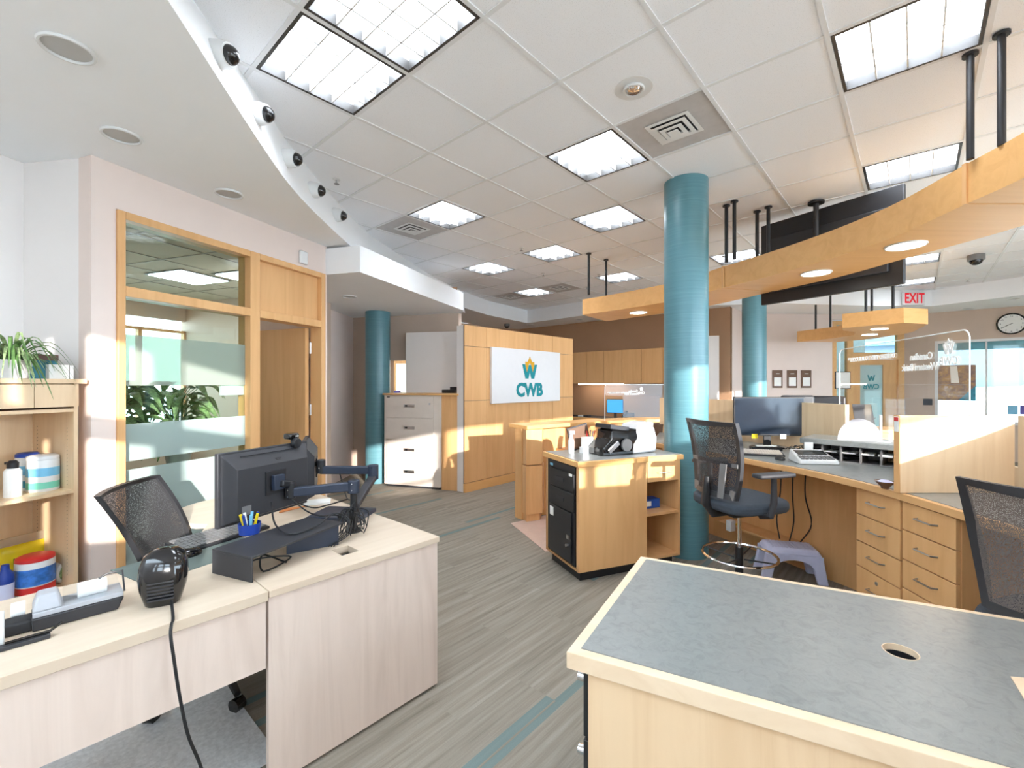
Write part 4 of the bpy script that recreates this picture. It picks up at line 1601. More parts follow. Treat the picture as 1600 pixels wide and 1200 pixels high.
MB().box(-.08, .08, -.03, .03, 0, .004).build('foot', M['acrylic'], t_)
t_ = thing('literature_stand', 'slim clear upright holder with a slanted pen near the pale divider', 'stand', (*at(1376, 690, 1.07), 1.0702), R(-30))
MB().box(-.006, .006, -.02, .02, .004, .19).build('upright', M['acredge'], t_, bev=.002)
MB().box(-.05, .05, -.03, .03, 0, .004).build('base', M['acredge'], t_)
MB().tube([(-.03, 0, .17), (-.13, 0, .01)], .003, 6).build('pen', M['grey'], t_)
t_ = thing('desk_lamp_riser', 'small clear cup stand behind the acrylic screen', 'stand', (3.05, 4.3, 1.03), 0)
MB().lathe([(.05, 0), (.05, .01), (.01, .012), (.01, .15), (.05, .16), (.055, .24)], 20, close=False).build('holder', M['acrylic'], t_)
ccb = MB()
for k in range(5):
    pts = []
    x0, y0 = at(1230 + 8 * k, 702, .91)
    for q in range(9):
        pts.append((x0 + .03 * math.sin(q * 1.1 + k), y0 + .02 * math.cos(q * .9 + k) - .012 * q, .914 + .03 * abs(math.sin(q * .7 + k))))
    ccb.tube(soft(pts), .003, 6)
tag(ccb.build('cable_bundle', M['cable']), 'tangle of black cables beside the teller monitor stand', 'cable')
cc2 = MB()
for k in range(3):
    x0 = 2.22 + .05 * k
    cc2.tube(soft([(x0, 3.72 - .08 * k, .866), (x0 - .02, 3.70 - .08 * k, .6), (x0 + .04 * k - .05, 3.70 - .08 * k, .38), (x0 - .05, 3.66 - .05 * k, .225)]), .005, 6)
tag(cc2.build('hanging_cables', M['cable']), 'black cables hanging in the knee space below the teller counter', 'cable')
t_ = thing('power_block', 'white power adapter on the foot shelf beside the column', 'power adapter', (1.86, 3.84, .2205), .4)
MB().box(0, .06, 0, .05, 0, .09).build('body', M['white'], t_, bev=.004)
MB().tube([(.06, .02, .05), (.11, .02, .05)], .008, 8).build('plug', M['yellow'], t_)


# ---------------------------------------------------------------- chairs
def chair(label, loc_, rz, kind, lean=.12, seat_z=.48, scale=1.0):
    """local +x is forward"""
    t_ = thing('office_chair', label, 'chair', loc_, rz, 'mesh back swivel chairs')
    # seat
    pts = []
    for k in range(24):
        a = 2 * PI * k / 24
        ca, sa = math.cos(a), math.sin(a)
        pts.append((.24 * math.copysign(abs(ca) ** .55, ca), .245 * math.copysign(abs(sa) ** .55, sa)))
    sm_ = MB()
    sm_.prism(pts, seat_z - .07, seat_z)
    sm_.build('seat', M['fabric'], t_, bev=.025, seg=4)
    MB().box(-.12, .12, -.09, .09, seat_z - .12, seat_z - .071).build('mechanism', M['black'], t_, bev=.01)
    # back frame as closed tube loop, curved in plan and leaning
    zb, zt = seat_z + .02, seat_z + .50
    wb, wt = .19, .235

    def bp(u, v):        # u -1..1 across, v 0..1 up
        w = wb + (wt - wb) * v + .012 * math.sin(v * PI)
        x = -.215 - lean * v ** 1.2 + .05 * math.sin(v * PI * .9) * 0.6 - .045 * (1 - u * u) + .03
        return (x, u * w, zb + (zt - zb) * v)
    fm = MB()
    mat_f = M['dark'] if kind != 'task' else M['black']
    path = [bp(-1, k / 10) for k in range(11)] + [bp(-1 + k / 5, 1) for k in range(1, 11)] + [bp(1, 1 - k / 10) for k in range(1, 11)] + [bp(1 - k / 5, 0) for k in range(1, 11)]
    n_ = len(path)
    # flat bar section swept round the outline
    ctr = Vector(bp(0, .5))
    vs, fs = [], []
    for i in range(n_):
        p = Vector(path[i])
        inward = (ctr - p)
        inward.x = 0
        inward.normalize()
        wI = .034 if kind != 'task' else .020
        q = p + inward * wI
        vs += [(p.x - .012, p.y, p.z), (p.x + .014, p.y, p.z), (q.x + .010, q.y, q.z), (q.x - .008, q.y, q.z)]
    for i in range(n_):
        a, b_ = 4 * i, 4 * ((i + 1) % n_)
        for m_ in range(4):
            fs.append((a + m_, b_ + m_, b_ + (m_ + 1) % 4, a + (m_ + 1) % 4))
    fm.add(vs, fs)
    fm.build('back_frame', mat_f, t_)
    ms = MB()
    N1, N2 = 10, 12
    vs = [bp(-.92 + 1.84 * i / N1, .03 + .94 * j / N2) for j in range(N2 + 1) for i in range(N1 + 1)]
    fs = [(j * (N1 + 1) + i, j * (N1 + 1) + i + 1, (j + 1) * (N1 + 1) + i + 1, (j + 1) * (N1 + 1) + i) for j in range(N2) for i in range(N1)]
    ms.add(vs, fs)
    ms.build('back_mesh', M['mesh2'] if kind == 'near' else M['mesh3'] if kind == 'draft' else M['mesh'], t_)
    if kind == 'draft':
        # lower shell with slots and cross bar
        for (v0, v1, u0, u1) in ((0, .45, -.62, -.42), (.0, .12, -.95, .95), (.42, .47, -.93, .93), (0, .45, -.15, .95)):
            g = MB()
            vs = []
            for (u, v_) in ((u0, v0), (u1, v0), (u1, v1), (u0, v1)):
                x, y, z = bp(u, v_)
                vs.append((x - .016, y, z))
            for (u, v_) in ((u0, v0), (u1, v0), (u1, v1), (u0, v1)):
                x, y, z = bp(u, v_)
                vs.append((x - .008, y, z))
            g.add(vs, [(0, 1, 2, 3), (7, 6, 5, 4), (0, 4, 5, 1), (1, 5, 6, 2), (2, 6, 7, 3), (3, 7, 4, 0)])
            if (u0, u1) == (-.15, .95):
                continue
            g.build('lumbar_bar', M['grey'], t_)
    sp_ = MB()
    x, y, z = bp(0, .0)
    sp_.tube([(-.05, 0, seat_z - .10), (-.2, 0, seat_z - .10), (x - .03, 0, seat_z - .03), (bp(0, .25)[0] - .03, 0, bp(0, .25)[2])], [.022, .03, .03, .02], 10)
    sp_.build('back_support', M['black'], t_)
    for s in (-1, 1):
        if kind in ('task', 'near'):
            continue
        ar = MB()
        ar.tube([(-.02, s * .20, seat_z - .08), (-.02, s * .275, seat_z - .06), (0, s * .28, seat_z + .02), (.0, s * .28, seat_z + .17)], [.018, .02, .02, .016], 10)
        a_ = ar.build('arm_post', M['dark'], t_)
        MB().box(-.13, .13, s * .28 - .04, s * .28 + .04, seat_z + .172, seat_z + .20).build('arm_pad', M['dark'], t_, bev=.012, seg=3)
    MB().cyl(.014, .16, seat_z - .121, 14).build('gas_lift', M['chrome'], t_)
    MB().cyl(.025, .10, .10 + (seat_z - .25) * .62, 14).build('lift_sleeve', M['black'], t_)
    bs = MB()
    for k in range(5):
        a = 2 * PI * k / 5 + .3
        c_, s_ = math.cos(a), math.sin(a)
        bs.tube([(.02 * c_, .02 * s_, .12), (.15 * c_, .15 * s_, .105), (.29 * c_, .29 * s_, .075)], [.028, .022, .015], 8)
    b_ = bs.build('base', M['black'], t_)
    for k in range(5):
        a = 2 * PI * k / 5 + .3
        MB().mat(T(.29 * math.cos(a), .29 * math.sin(a), .03) @ RZ(a + .4) @ RX(PI / 2)).cyl(.03, -.022, .022, 18).build('caster', M['blackg'], b_)
    if kind == 'draft':
        MB().mat(T(0, 0, .355)).torus(.225, .009, 0, 56, 8).build('foot_ring', M['chrome'], t_)
        for k in range(4):
            a = k * PI / 2 + .5
            MB().tube([(.03 * math.cos(a), .03 * math.sin(a), .33), (.218 * math.cos(a), .218 * math.sin(a), .352)], .005, 6).build('ring_spoke', M['black'], t_)
    return t_


chair('black mesh back office chair behind the left desk', (-1.46, 2.24, 0), math.atan2(.22, .97), 'task', lean=.20, seat_z=.50)
chair('tall drafting chair with a chrome foot ring beside the big teal column', (1.50, 2.98, 0), R(15), 'draft', lean=.05, seat_z=.745)
chair('tall mesh back chair cut off by the right edge of the photo', (2.01, 1.58, 0), R(20), 'near', lean=.08, seat_z=.63)

# step stool
t_ = thing('step_stool', 'pale lilac plastic step stool under the teller counter', 'stool', (2.13, 3.47, 0), R(-14))
MB().hexa([(-.19, -.115, .20), (.19, -.115, .20), (.19, .115, .20), (-.19, .115, .20)], [(-.165, -.095, .245), (.165, -.095, .245), (.165, .095, .245), (-.165, .095, .245)]).build('top', M['lilac'], t_, bev=.015, seg=3)
gr_ = MB()
for k in range(12):
    x = -.14 + k * .0245
    gr_.box(x, x + .012, -.075, .075, .2455, .249)
gr_.build('tread', M['lilac'], t_)
for s in (-1, 1):
    for q in (-1, 1):
        MB().hexa([(s * .155, q * .125, 0), (s * .225, q * .125, 0), (s * .225, q * .085, 0), (s * .155, q * .085, 0)],
                  [(s * .11, q * .114, .205), (s * .188, q * .114, .205), (s * .188, q * .07, .205), (s * .11, q * .07, .205)]).build('leg', M['lilac'], t_, bev=.008)
arch = []
for s in (-1, 1):
    a_ = [(-.19, .2), (.19, .2)] + [(.13 * math.cos(k * PI / 10), .10 + .06 * math.sin(k * PI / 10)) for k in range(11)]
    MB().mat(T(0, s * .118, 0) @ RX(PI / 2)).prism([(-.188, .205), (-.2, .10), (-.14, .10)] + [(-.13 * math.cos(k * PI / 10), .10 + .07 * math.sin(k * PI / 10)) for k in range(1, 10)] + [(.14, .10), (.2, .10), (.188, .205)], -.004, .004).build('apron', M['lilac'], t_)

# ---------------------------------------------------------------- foreground right desk
Q1, Q2 = (.147, 1.220), (.54, 1.894)
Q3 = (Q2[0] + 1.95 * .898, Q2[1] - 1.95 * .44)
Q4 = (Q1[0] + 1.9 * .889, Q1[1] - 1.9 * .453)
o0 = Vector(Q1)
L2 = lambda p: (p[0] - o0.x, p[1] - o0.y)
t_ = thing('grey_topped_desk', 'grey laminate topped desk with a cream wooden edge in the right foreground', 'desk', (*Q1, 0))
pl = [L2(p) for p in (Q1, Q2, Q3, Q4)]


def inset(poly, d):
    n_ = len(poly)
    c_ = Vector((sum(p[0] for p in poly) / n_, sum(p[1] for p in poly) / n_))
    out = []
    for i in range(n_):
        p0, p1, p2 = Vector(poly[i - 1]), Vector(poly[i]), Vector(poly[(i + 1) % n_])
        e1, e2 = (p1 - p0).normalized(), (p2 - p1).normalized()
        n1, n2 = Vector((-e1.y, e1.x)), Vector((-e2.y, e2.x))
        if n1.dot(c_ - p1) < 0:
            n1 = -n1
        if n2.dot(c_ - p1) < 0:
            n2 = -n2
        b_ = (n1 + n2).normalized()
        out.append(tuple(p1 + b_ * (d / max(.2, b_.dot(n1)))))
    return out


hx, hy = at(1407, 1018, .76)
hx, hy = hx - o0.x, hy - o0.y
ed = MB().prism(pl, .712, .757).build('worktop_edge', M['edgecream'], t_)
cut(ed, MB().cyl(.040, .6, .9, 40, hx, hy))
b = ed.modifiers.new('bevel', 'BEVEL'); b.width = .002; b.segments = 2; b.limit_method = 'ANGLE'
lm = MB().prism(inset(pl, .03), .757, .760).build('worktop', M['lam'], t_)
cut(lm, MB().cyl(.040, .6, .9, 40, hx, hy))
MB().lathe([(.0398, .744), (.0398, .7607), (.0375, .7607), (.0375, .744), (.0398, .744)], 40, hx, hy, close=False).build('cable_hole_liner', M['edgecream'], t_)
MB().lathe([(.0398, .60), (.0398, .7435), (.036, .7435), (.036, .60), (0, .60)], 40, hx, hy, close=False).build('cable_hole_sleeve', M['black'], t_)  # black lining painted in for the darkness down the hole
ins = inset(pl, .035)
bdz = MB().prism([ins[0], ins[1], (ins[1][0] + .6 * .898, ins[1][1] - .6 * .44), (ins[0][0] + .6 * .898, ins[0][1] - .6 * .44)], .60, .711)
MB().prism(ins, .64, .7115)
body = MB()
u_ = (Vector(Q2) - Vector(Q1)).normalized()
v_ = Vector((.889, -.453))
def dp(a, b_):
    return (u_.x * a + v_.x * b_, u_.y * a + v_.y * b_)
body.prism([dp(.03, .05), dp(.05, .05), dp(.05, 1.85), dp(.03, 1.85)], .0, .711)
body.prism([dp(.72, .05), dp(.74, .05), dp(.74, 1.8), dp(.72, 1.8)], .0, .711)
body.prism([dp(.05, .46), dp(.72, .46), dp(.72, .48), dp(.05, .48)], .0, .711)
body.build('body', M['maplel'], t_)
MB().prism([dp(.052, .045), dp(.718, .045), dp(.718, .455), dp(.052, .455)], .03, .70).build('file_pedestal', M['dark'], t_)
for (z0, z1) in ((.50, .695), (.28, .49), (.05, .27)):
    d_ = MB().prism([dp(.056, .026), dp(.714, .026), dp(.714, .044), dp(.056, .044)], z0, z1).build('file_drawer', M['black'], t_, bev=.002)
    a0 = dp(.10, .018)
    MB().mat(T(a0[0], a0[1], (z0 + z1) / 2 + .04) @ RZ(math.atan2(v_.y, v_.x)) @ RY(-PI / 2)).cyl(.014, -.006, .022, 18).build('knob', M['chrome'], d_)
cr = [at(1579, 1059, .7605), at(1640, 1085, .7605), at(1640, 1130, .7605)]
cr = [L2(p) for p in (at(1579, 1058, .7605), at(1700, 1068, .7605), at(1700, 1190, .7605), at(1645, 1165, .7605))]
MB().prism(cr, .7605, .7625).build('corner_inlay', M['edgecream'], t_)

# ---------------------------------------------------------------- left desk
DF = (-.354, 2.206)
t_ = thing('office_desk', 'whitewashed ash desk with a rounded far corner, carrying the two monitors', 'desk', (*DF, 0), RA)
# local x along A, local y along B
out = [(-.78, 0), (0, 0), (0, 1.42)]
for k in range(9):
    a = k * PI / 16
    out.append((-.25 + .25 * math.cos(a), 1.42 + .25 * math.sin(a)))
for k in range(13):
    a = PI / 2 + k * PI / 16
    out.append((-.45 + .35 * math.cos(a), 1.32 + .35 * math.sin(a)))
out += [(-.78, .9)]
top = MB().prism(out, .708, .735).build('desktop', M['ashtop'], t_, bev=.002)
cut(top, MB().box(-.44, -.36, .12, .22, .6, .8))
MB().box(-.44, -.36, .12, .22, .690, .700).build('cable_tray', M['black'], t_)
MB().box(-.778, -.004, .012, .034, .015, .706).build('front_panel', M['ash'], t_)
MB().box(-.022, -.004, .035, 1.1, .015, .706).build('side_panel', M['ash'], t_)
MB().cyl(.04, .02, .706, 24, -.4, 1.3).build('table_leg', M['steel'], t_)
t_ = thing('credenza', 'whitewashed ash side desk running out of the left edge of the photo', 'desk', (*AB(DF, -.783, 0), 0), RA)
MB().box(-1.5, 0, 0, .61, .700, .735).build('desktop', M['ashtop'], t_, bev=.002)
MB().box(-1.49, -.004, .012, .034, .455, .699).build('modesty_panel', M['ash'], t_)
MB().box(-1.49, -1.47, .036, .6, 0, .699).build('side_panel', M['ash'], t_)
o = MB().box(0, 1.06, 0, 1.0, 0, .006).build('chair_mat', plain('clear grey chair mat', (222, 224, 226), .25, var=.15, nscale=60, bump=.5))
place(tag(o, 'clear studded floor mat under the left desk', 'floor mat'), (*AB(DF, -1.75, .15), .001), RA)

# black monitor riser
RR = math.atan2(-.087, .206)
t_ = thing('monitor_riser', 'black bent metal monitor riser on the left desk', 'monitor stand', (-1.18, 1.775, .7355), RR)
MB().box(0, .225, 0, .47, .088, .096).box(0, .225, 0, .006, 0, .088).build('shelf', M['dark'], t_, bev=.0015)
MB().hexa([(.02, .15, 0), (.215, .44, 0), (.215, .446, 0), (.02, .156, 0)], [(.02, .15, .087), (.215, .44, .087), (.215, .446, .087), (.02, .156, .087)])
lg = MB()
lg.prism([(.10, .26), (.105, .255), (.222, .44), (.217, .445)], 0, .087)
lg.build('support_panel', M['navy'], t_)
# keyboard, mouse, mat
kx, ky = at(338, 846, .745)
o = MB().box(-.14, .14, -.24, .24, 0, .002).build('desk_mat', M['dark'])
o.data.materials[0] = plain('grey green desk mat', (104, 116, 112), .7)
place(tag(o, 'thin dark desk mat under the black keyboard on the left desk', 'desk mat'), (*at(305, 868, .74), .7355), R(-28))
keyboard('black keyboard on the left desk behind the monitor riser', *at(345, 838, .745), .738, R(64), .40, 'black', 'grey')
mouse('glossy black mouse beside the chair on the left desk', *at(294, 868, .74), .738, R(-30), 'blackg')

# monitors with arms
def arm_monitor(label, p, q, ztop, h, lab):
    d = Vector((q[0] - p[0], q[1] - p[1]))
    ln = d.length
    # local x along the screen, local -y is the back (towards the room)
    t_ = thing('monitor', label, 'monitor', (p[0], p[1], ztop - h), math.atan2(d.y, d.x), 'dark monitors on arms over the left desk')
    MB().box(0, ln, 0, .022, 0, h).build('bezel', M['dark'], t_, bev=.003)
    m_ = .055
    MB().hexa([(.01, -.001, .01), (ln - .01, -.001, .01), (ln - .01, -.001, h - .008), (.01, -.001, h - .008)],
              [(.05, -.055, .03), (ln - .05, -.055, .03), (ln - .05, -.055, h - .075), (.05, -.055, h - .075)]).build('rear_shell', M['dark'], t_, bev=.002)
    MB().box(.015, ln - .015, .023, .025, .015, h - .015).build('screen', M['screen'], t_)
    if lab:
        MB().mat(T(ln * .56, -.0345, h - .052) @ RX(PI / 2 - .95)).torus(.016, .0015, 0, 28, 5).build('emblem_ring', M['black'], t_)
        text('emblem', 'hp', .024, M['black'], t_, T(ln * .56, -.0355, h - .051) @ RX(PI / 2 - .95 + .0), ext=.0005)
        MB().box(.07, .115, -.0565, -.0555, .045, .085).build('rating_label', M['grey'], t_)
        MB().box(.09, ln - .09, -.022, -.019, h - .026, h - .022).build('vent_slot', M['black'], t_)
    MB().box(ln * .5 - .055, ln * .5 + .055, -.062, -.0555, h * .5 - .055, h * .5 + .055).build('mount_plate', M['black'], t_)
    MB().box(ln * .5 - .03, ln * .5 + .03, -.085, -.063, h * .5 - .035, h * .5 + .035).build('mount_bracket', M['navy'], t_, bev=.003)
    return t_


MP, MQ = (-1.265, 1.94), (-1.085, 2.39)
m1 = arm_monitor('black computer monitor seen from behind on the left desk, the nearer one', MP, MQ, 1.178, .325, True)
m2 = arm_monitor('black computer monitor seen edge-on beyond the nearer monitor', (-1.165, 2.52), (-1.34, 2.98), 1.14, .33, False)
# arm stand
PX, PY = -.80, 2.28
t_ = thing('dual_screen_mount', 'dual black and navy monitor arm clamped on the left desk', 'monitor arm', (PX, PY, .7355))
MB().cyl(.038, 0, .012, 24).build('base', M['black'], t_)
MB().cyl(.017, .012, .20, 16).cyl(.024, .05, .12, 16).build('pole', M['black'], t_, bev=.001)
L3 = lambda x, y, z: (x - PX, y - PY, z - .7355)


def bar(p, q, w, h, name, mat, par, bev=.006):
    p, q = Vector(p), Vector(q)
    d = q - p
    ln = d.length
    rot = d.to_track_quat('X', 'Z').to_matrix().to_4x4()
    return MB().mat(T(*p) @ rot).box(0, ln, -w / 2, w / 2, -h / 2, h / 2).build(name, mat, par, bev=bev)


A1, B1 = L3(-.80, 2.28, .965), L3(-1.075, 2.19, .955)
bar(A1, B1, .035, .045, 'arm_link', M['navy'], t_)
MB().mat(T(*A1)).cyl(.03, -.035, .03, 20).build('elbow_joint', M['navy'], t_, bev=.004)
MB().mat(T(B1[0], B1[1], B1[2])).cyl(.024, -.03, .05, 18).build('tilt_joint', M['black'], t_, bev=.004)
mc = Vector((MP[0] + MQ[0], MP[1] + MQ[1])) / 2
nrm = Vector((MQ[1] - MP[1], -(MQ[0] - MP[0]))).normalized()
tg = mc + nrm * .09
bar((B1[0], B1[1], B1[2] + .04), L3(tg.x, tg.y, 1.01), .028, .03, 'mount_arm', M['black'], t_)
E2 = L3(-.80, 2.60, .985)
bar(L3(-.80, 2.29, .86), (E2[0], E2[1], E2[2] - .04), .045, .03, 'lower_link', M['dark'], t_)
MB().mat(T(*E2)).cyl(.03, -.055, .03, 20).build('elbow_joint', M['navy'], t_, bev=.004)
B2 = L3(-1.10, 2.60, .985)
bar(E2, B2, .035, .045, 'arm_link', M['navy'], t_)
MB().mat(T(*B2)).cyl(.024, -.02, .06, 18).build('tilt_joint', M['black'], t_, bev=.004)
bar((B2[0], B2[1], B2[2] + .04), L3(-1.18, 2.72, 1.0), .026, .03, 'mount_arm', M['black'], t_)
for p in (A1, B1, E2, B2):
    for dz in (-.016, .016):
        MB().mat(T(p[0] + .002, p[1] - .031, p[2] + dz) @ RX(PI / 2)).cyl(.003, 0, .002, 8).build('screw', M['chrome'], t_)
# webcam
t_ = thing('webcam', 'black webcam clipped on top of the nearer monitor', 'webcam', (-1.125, 2.31, 1.18), math.atan2(MQ[1] - MP[1], MQ[0] - MP[0]))
MB().box(-.03, .03, -.02, .03, .018, .048).build('head', M['blackg'], t_, bev=.008)
MB().mat(T(0, -.025, .0) @ RX(PI / 2)).cyl(.024, -.01, .016, 20).build('clip', M['black'], t_, bev=.003)
MB().tube([(0, .0, .0), (0, 0, .02)], .008, 8).build('neck', M['black'], t_)
text('marking', 'HD', .014, M['paper'], t_, T(.012, -.0212, .033) @ UPR, ext=.0004)
# cables round the arm
rd = random.Random(4)
cb_ = MB()
for k in range(6):
    a = k * 1.05
    pts = []
    for q in range(12):
        s_ = q / 11
        ang = a + s_ * (2.6 + rd.random() * 2)
        rr_ = .05 + .04 * math.sin(s_ * PI + k)
        pts.append((PX + rr_ * math.cos(ang) + .02, PY - .06 - .10 * s_ * (k % 3) / 2 + rr_ * math.sin(ang), .745 + .10 * abs(math.sin(s_ * PI * (1 + k % 2))) + .01 * (k % 4)))
    cb_.tube(soft(pts), .0028, 6)
for k in range(6):
    pts = [(PX + .02 * math.cos(k), PY - .03 - .01 * k, .90 - .02 * k), (PX - .03 + .012 * k, PY - .10, .82), (PX - .03 + .012 * k, PY - .15, .77), (PX - .07 + .012 * k, PY - .20, .745), (PX - .07 + .01 * k, PY - .235, .72)]
    cb_.tube(soft(pts), .0028, 6)
tag(cb_.build('cable_bundle', M['cable']), 'tangle of black cables round the foot of the monitor arm', 'cable')
cb_ = MB()
cb_.tube(soft([(-1.12, 2.1, .93), (-1.05, 2.0, .86), (-.95, 1.93, .838), (-.88, 2.02, .842), (-.84, 2.12, .87), (-.80, 2.17, .84), (-.78, 2.18, .76)]), .004, 8)
cb_.tube(soft([(-1.06, 2.18, .92), (-1.0, 2.2, .86), (-.92, 2.16, .85), (-.85, 2.2, .84), (-.79, 2.2, .80)]), .0035, 8)
cb_.tube(soft([(-1.1, 2.25, .9), (-1.02, 2.3, .85), (-.95, 2.3, .86), (-.83, 2.27, .90)]), .0035, 8)
cb_.tube(soft([(-1.0, 2.62, .96), (-.93, 2.5, .90), (-.86, 2.36, .88), (-.81, 2.30, .89)]), .0035, 8)
tag(cb_.build('monitor_cables', M['cable']), 'looping black cables drooping from the monitors to the desk', 'cable')
cb_ = MB()
cb_.tube(soft([(-1.1, 1.80, .75), (-1.02, 1.84, .77), (-.94, 1.92, .745), (-.98, 1.78, .741), (-1.05, 1.9, .76), (-.93, 1.86, .745)]), .0035, 8)
tag(cb_.build('coiled_cable', M['cable']), 'coiled black cable tucked under the monitor riser', 'cable')
# pen tray on riser
t_ = thing('pen_basket', 'blue mesh basket of markers on the monitor riser', 'pen holder', (*at(390, 833, .832), .832))
MB().lathe([(.04, 0), (.045, .045), (.042, .045), (.037, .004), (0, .004)], 20).build('basket', M['darkblue'], t_)
for k in range(7):
    a = k * .9
    MB().tube([(.015 * math.cos(a), .015 * math.sin(a), .006), (.035 * math.cos(a), .035 * math.sin(a), .085)], .006, 6).build('marker', [M['yellow'], M['darkblue'], M['ltblue'], M['paper']][k % 4], t_)
# laptop like dark tray & papers beyond riser
o = MB().box(0, .30, 0, .22, 0, .022).build('laptop', M['navy'], bev=.003)
place(tag(o, 'closed dark laptop lying behind the monitor riser', 'laptop'), (-1.12, 2.46, .7355), R(-8))
o = MB().box(0, .16, 0, .12, 0, .008).build('paper_stack', M['paper'])
place(tag(o, 'white papers on the left desk behind the monitor arm', 'paper'), (-1.28, 2.75, .7355), R(20))
for k in range(3):
    o = MB().tube([(0, 0, .005), (.13, .02, .005)], .004, 6).build('pencil', plain('orange pencil', (220, 140, 80), .5))
    place(tag(o, ['orange pencil on the left desk nearest the papers', 'orange pencil lying in the middle of three on the left desk', 'orange pencil farthest from the papers on the left desk'][k], 'pencil'), (-1.36 + .01 * k, 2.66 - .03 * k, .736), R(20 + 14 * k))

# small heater / fan
t_ = thing('desk_heater', 'small glossy black desk heater with slatted lower vent and a trailing cord', 'heater', (*at(256, 940, .735), .7355), R(28))
pts = []
prof = [(.052, 0), (.060, .012), (.070, .06), (.072, .10), (.066, .14), (.05, .168), (.028, .182), (0, .186)]
hb = MB().loft([(.044, .040, 0, 0, 0), (.050, .046, .006, 0, 0), (.064, .056, .055, 0, 0), (.069, .060, .095, 0, 0), (.066, .057, .13, 0, .004), (.056, .047, .16, 0, .008), (.036, .030, .177, 0, .01), (.012, .010, .183, 0, .01)], 32, .62)
hb.build('housing', M['blackg'], t_)
vg = MB()
for k in range(6):
    vg.mat(T(0, 0, .026 + k * .0115)).box(-.036, .036, -.0555 - .0009 * k, -.045, 0, .0045)
vg.build('vent_slats', M['dark'], t_)
cd = MB()
hx0, hy0 = at(262, 948, .735)
cd.tube(soft([(hx0 + .02, hy0 - .01, .76), (-1.07, 1.425, .7405), (-1.045, 1.385, .742), (-1.03, 1.362, .72), (-1.02, 1.36, .66), (-1.005, 1.362, .55), (-.985, 1.37, .42), (-.965, 1.39, .32), (-.95, 1.42, .2), (-.94, 1.5, .08), (-.95, 1.6, .01)]), .0045, 8)
tag(cd.build('black_cord', M['cable']), 'black power cord hanging down the left desk front from the heater', 'cord')

# cheque printer
mx0, my0 = at(58, 988, .735)
RC = math.atan2(.128, .121)
M['silver'] = plain('silver plastic', (176, 178, 184), 0.35)
t_ = thing('cheque_machine', 'silver and black machine with a clear lid and paper roll on the side desk', 'office machine', (mx0, my0, .7355), RC)
MB().hexa([(-.01, 0.005, 0), (.185, 0.005, 0), (.185, .10, 0), (-.01, .10, 0)], [(-.012, 0, .04), (.20, 0, .04), (.20, .105, .04), (-.012, .105, .04)]).build('base', M['dark'], t_, bev=.004)
MB().box(-.01, .198, .002, .103, .041, .056).build('tray', M['silver'], t_, bev=.002)
MB().hexa([(-.012, .004, .056), (.055, .004, .056), (.055, .10, .056), (-.012, .10, .056)], [(.0, .03, .098), (.045, .03, .098), (.045, .09, .098), (.0, .09, .098)]).build('print_head', M['silver'], t_, bev=.006)
MB().mat(T(.09, .06, .075) @ RY(PI / 2)).cyl(.024, 0, .07, 20).build('paper_roll', M['paper'], t_)
MB().hexa([(.057, .006, .056), (.195, .006, .056), (.195, .1, .056), (.057, .1, .056)], [(.057, .035, .098), (.185, .035, .098), (.185, .085, .098), (.057, .085, .098)]).build('lid', M['acrylic'], t_)
MB().tube([(.14, .05, .102), (.16, .05, .112), (.20, .05, .112), (.20, .0, .058)], .003, 6).build('lid_wire', M['black'], t_)
t_ = thing('tape_dispenser', 'black tape dispenser at the left end of the side desk', 'tape dispenser', (*at(28, 985, .735), .7355), RC)
MB().hexa([(-.035, -.04, 0), (.035, -.04, 0), (.035, .05, 0), (-.035, .05, 0)], [(-.033, -.038, .035), (.033, -.038, .035), (.033, .0, .045), (-.033, .0, .045)]).build('body', M['black'], t_, bev=.006)
MB().mat(T(-.015, .03, .05) @ RY(PI / 2)).cyl(.025, 0, .03, 20).build('tape_roll', M['paper'], t_)
t_ = thing('pen_tray', 'low black pen tray with a pen in front of the black tape dispenser', 'pen tray', (*at(40, 1006, .735), .7355), RC)
MB().box(-.10, .05, -.012, .012, 0, .012).build('tray', M['dark'], t_, bev=.002)
MB().tube([(-.04, 0, .017), (.05, .002, .017), (.075, .01, .03)], .004, 8).build('pen', M['blackg'], t_)
o = MB().box(-.12, .0, -.01, .01, 0, .10).build('white_box', M['white'], bev=.003)
place(tag(o, 'white box end cut off by the left edge on the side desk', 'box'), (*at(7, 1010, .735), .7355), RC)

# ---------------------------------------------------------------- bookcase in the alcove on the left
BK0 = Vector(W(-.055, .015))
rb = RW
DB = .43
# local frame: origin right front corner, the case spans x -1.0..0, local +y = back
t_ = thing('bookcase', 'open maple bookcase at the left edge of the photo', 'bookcase', (BK0.x, BK0.y, 0), rb)
bc = MB()
bc.box(-.02, 0, .0, DB, 0, 1.482)
bc.box(-1.0, -.98, .0, DB, 0, 1.482)
bc.box(-.98, -.02, DB - .015, DB, 0, 1.482)
bc.box(-.98, -.02, 0, DB - .015, 0, .06)
bc.build('carcass', M['maplel'], t_)
MB().box(-1.02, .035, -.02, DB + .01, 1.482, 1.51).build('top', M['maplel'], t_, bev=.002)
MB().box(-.197, -.003, -.014, -.001, 1.35, 1.478).build('upper_door', M['maplel'], t_)
MB().box(-.70, -.200, -.014, -.001, 1.35, 1.478).build('upper_door', M['maplel'], t_)
MB().box(-.98, -.021, 0, DB - .016, 1.318, 1.338).build('shelf', M['maplel'], t_)
MB().box(-.98, -.021, 0.0, DB - .016, .845, .865).build('shelf', M['maplel'], t_)
MB().box(-.98, -.021, 0.0, DB - .016, .275, .295).build('shelf', M['maplel'], t_)
hl = MB()
for yy in (.06, .36):
    for k in range(40):
        z = .36 + k * .022
        if abs(z - .855) > .03:
            hl.box(-.0212, -.0203, yy, yy + .005, z, z + .005)
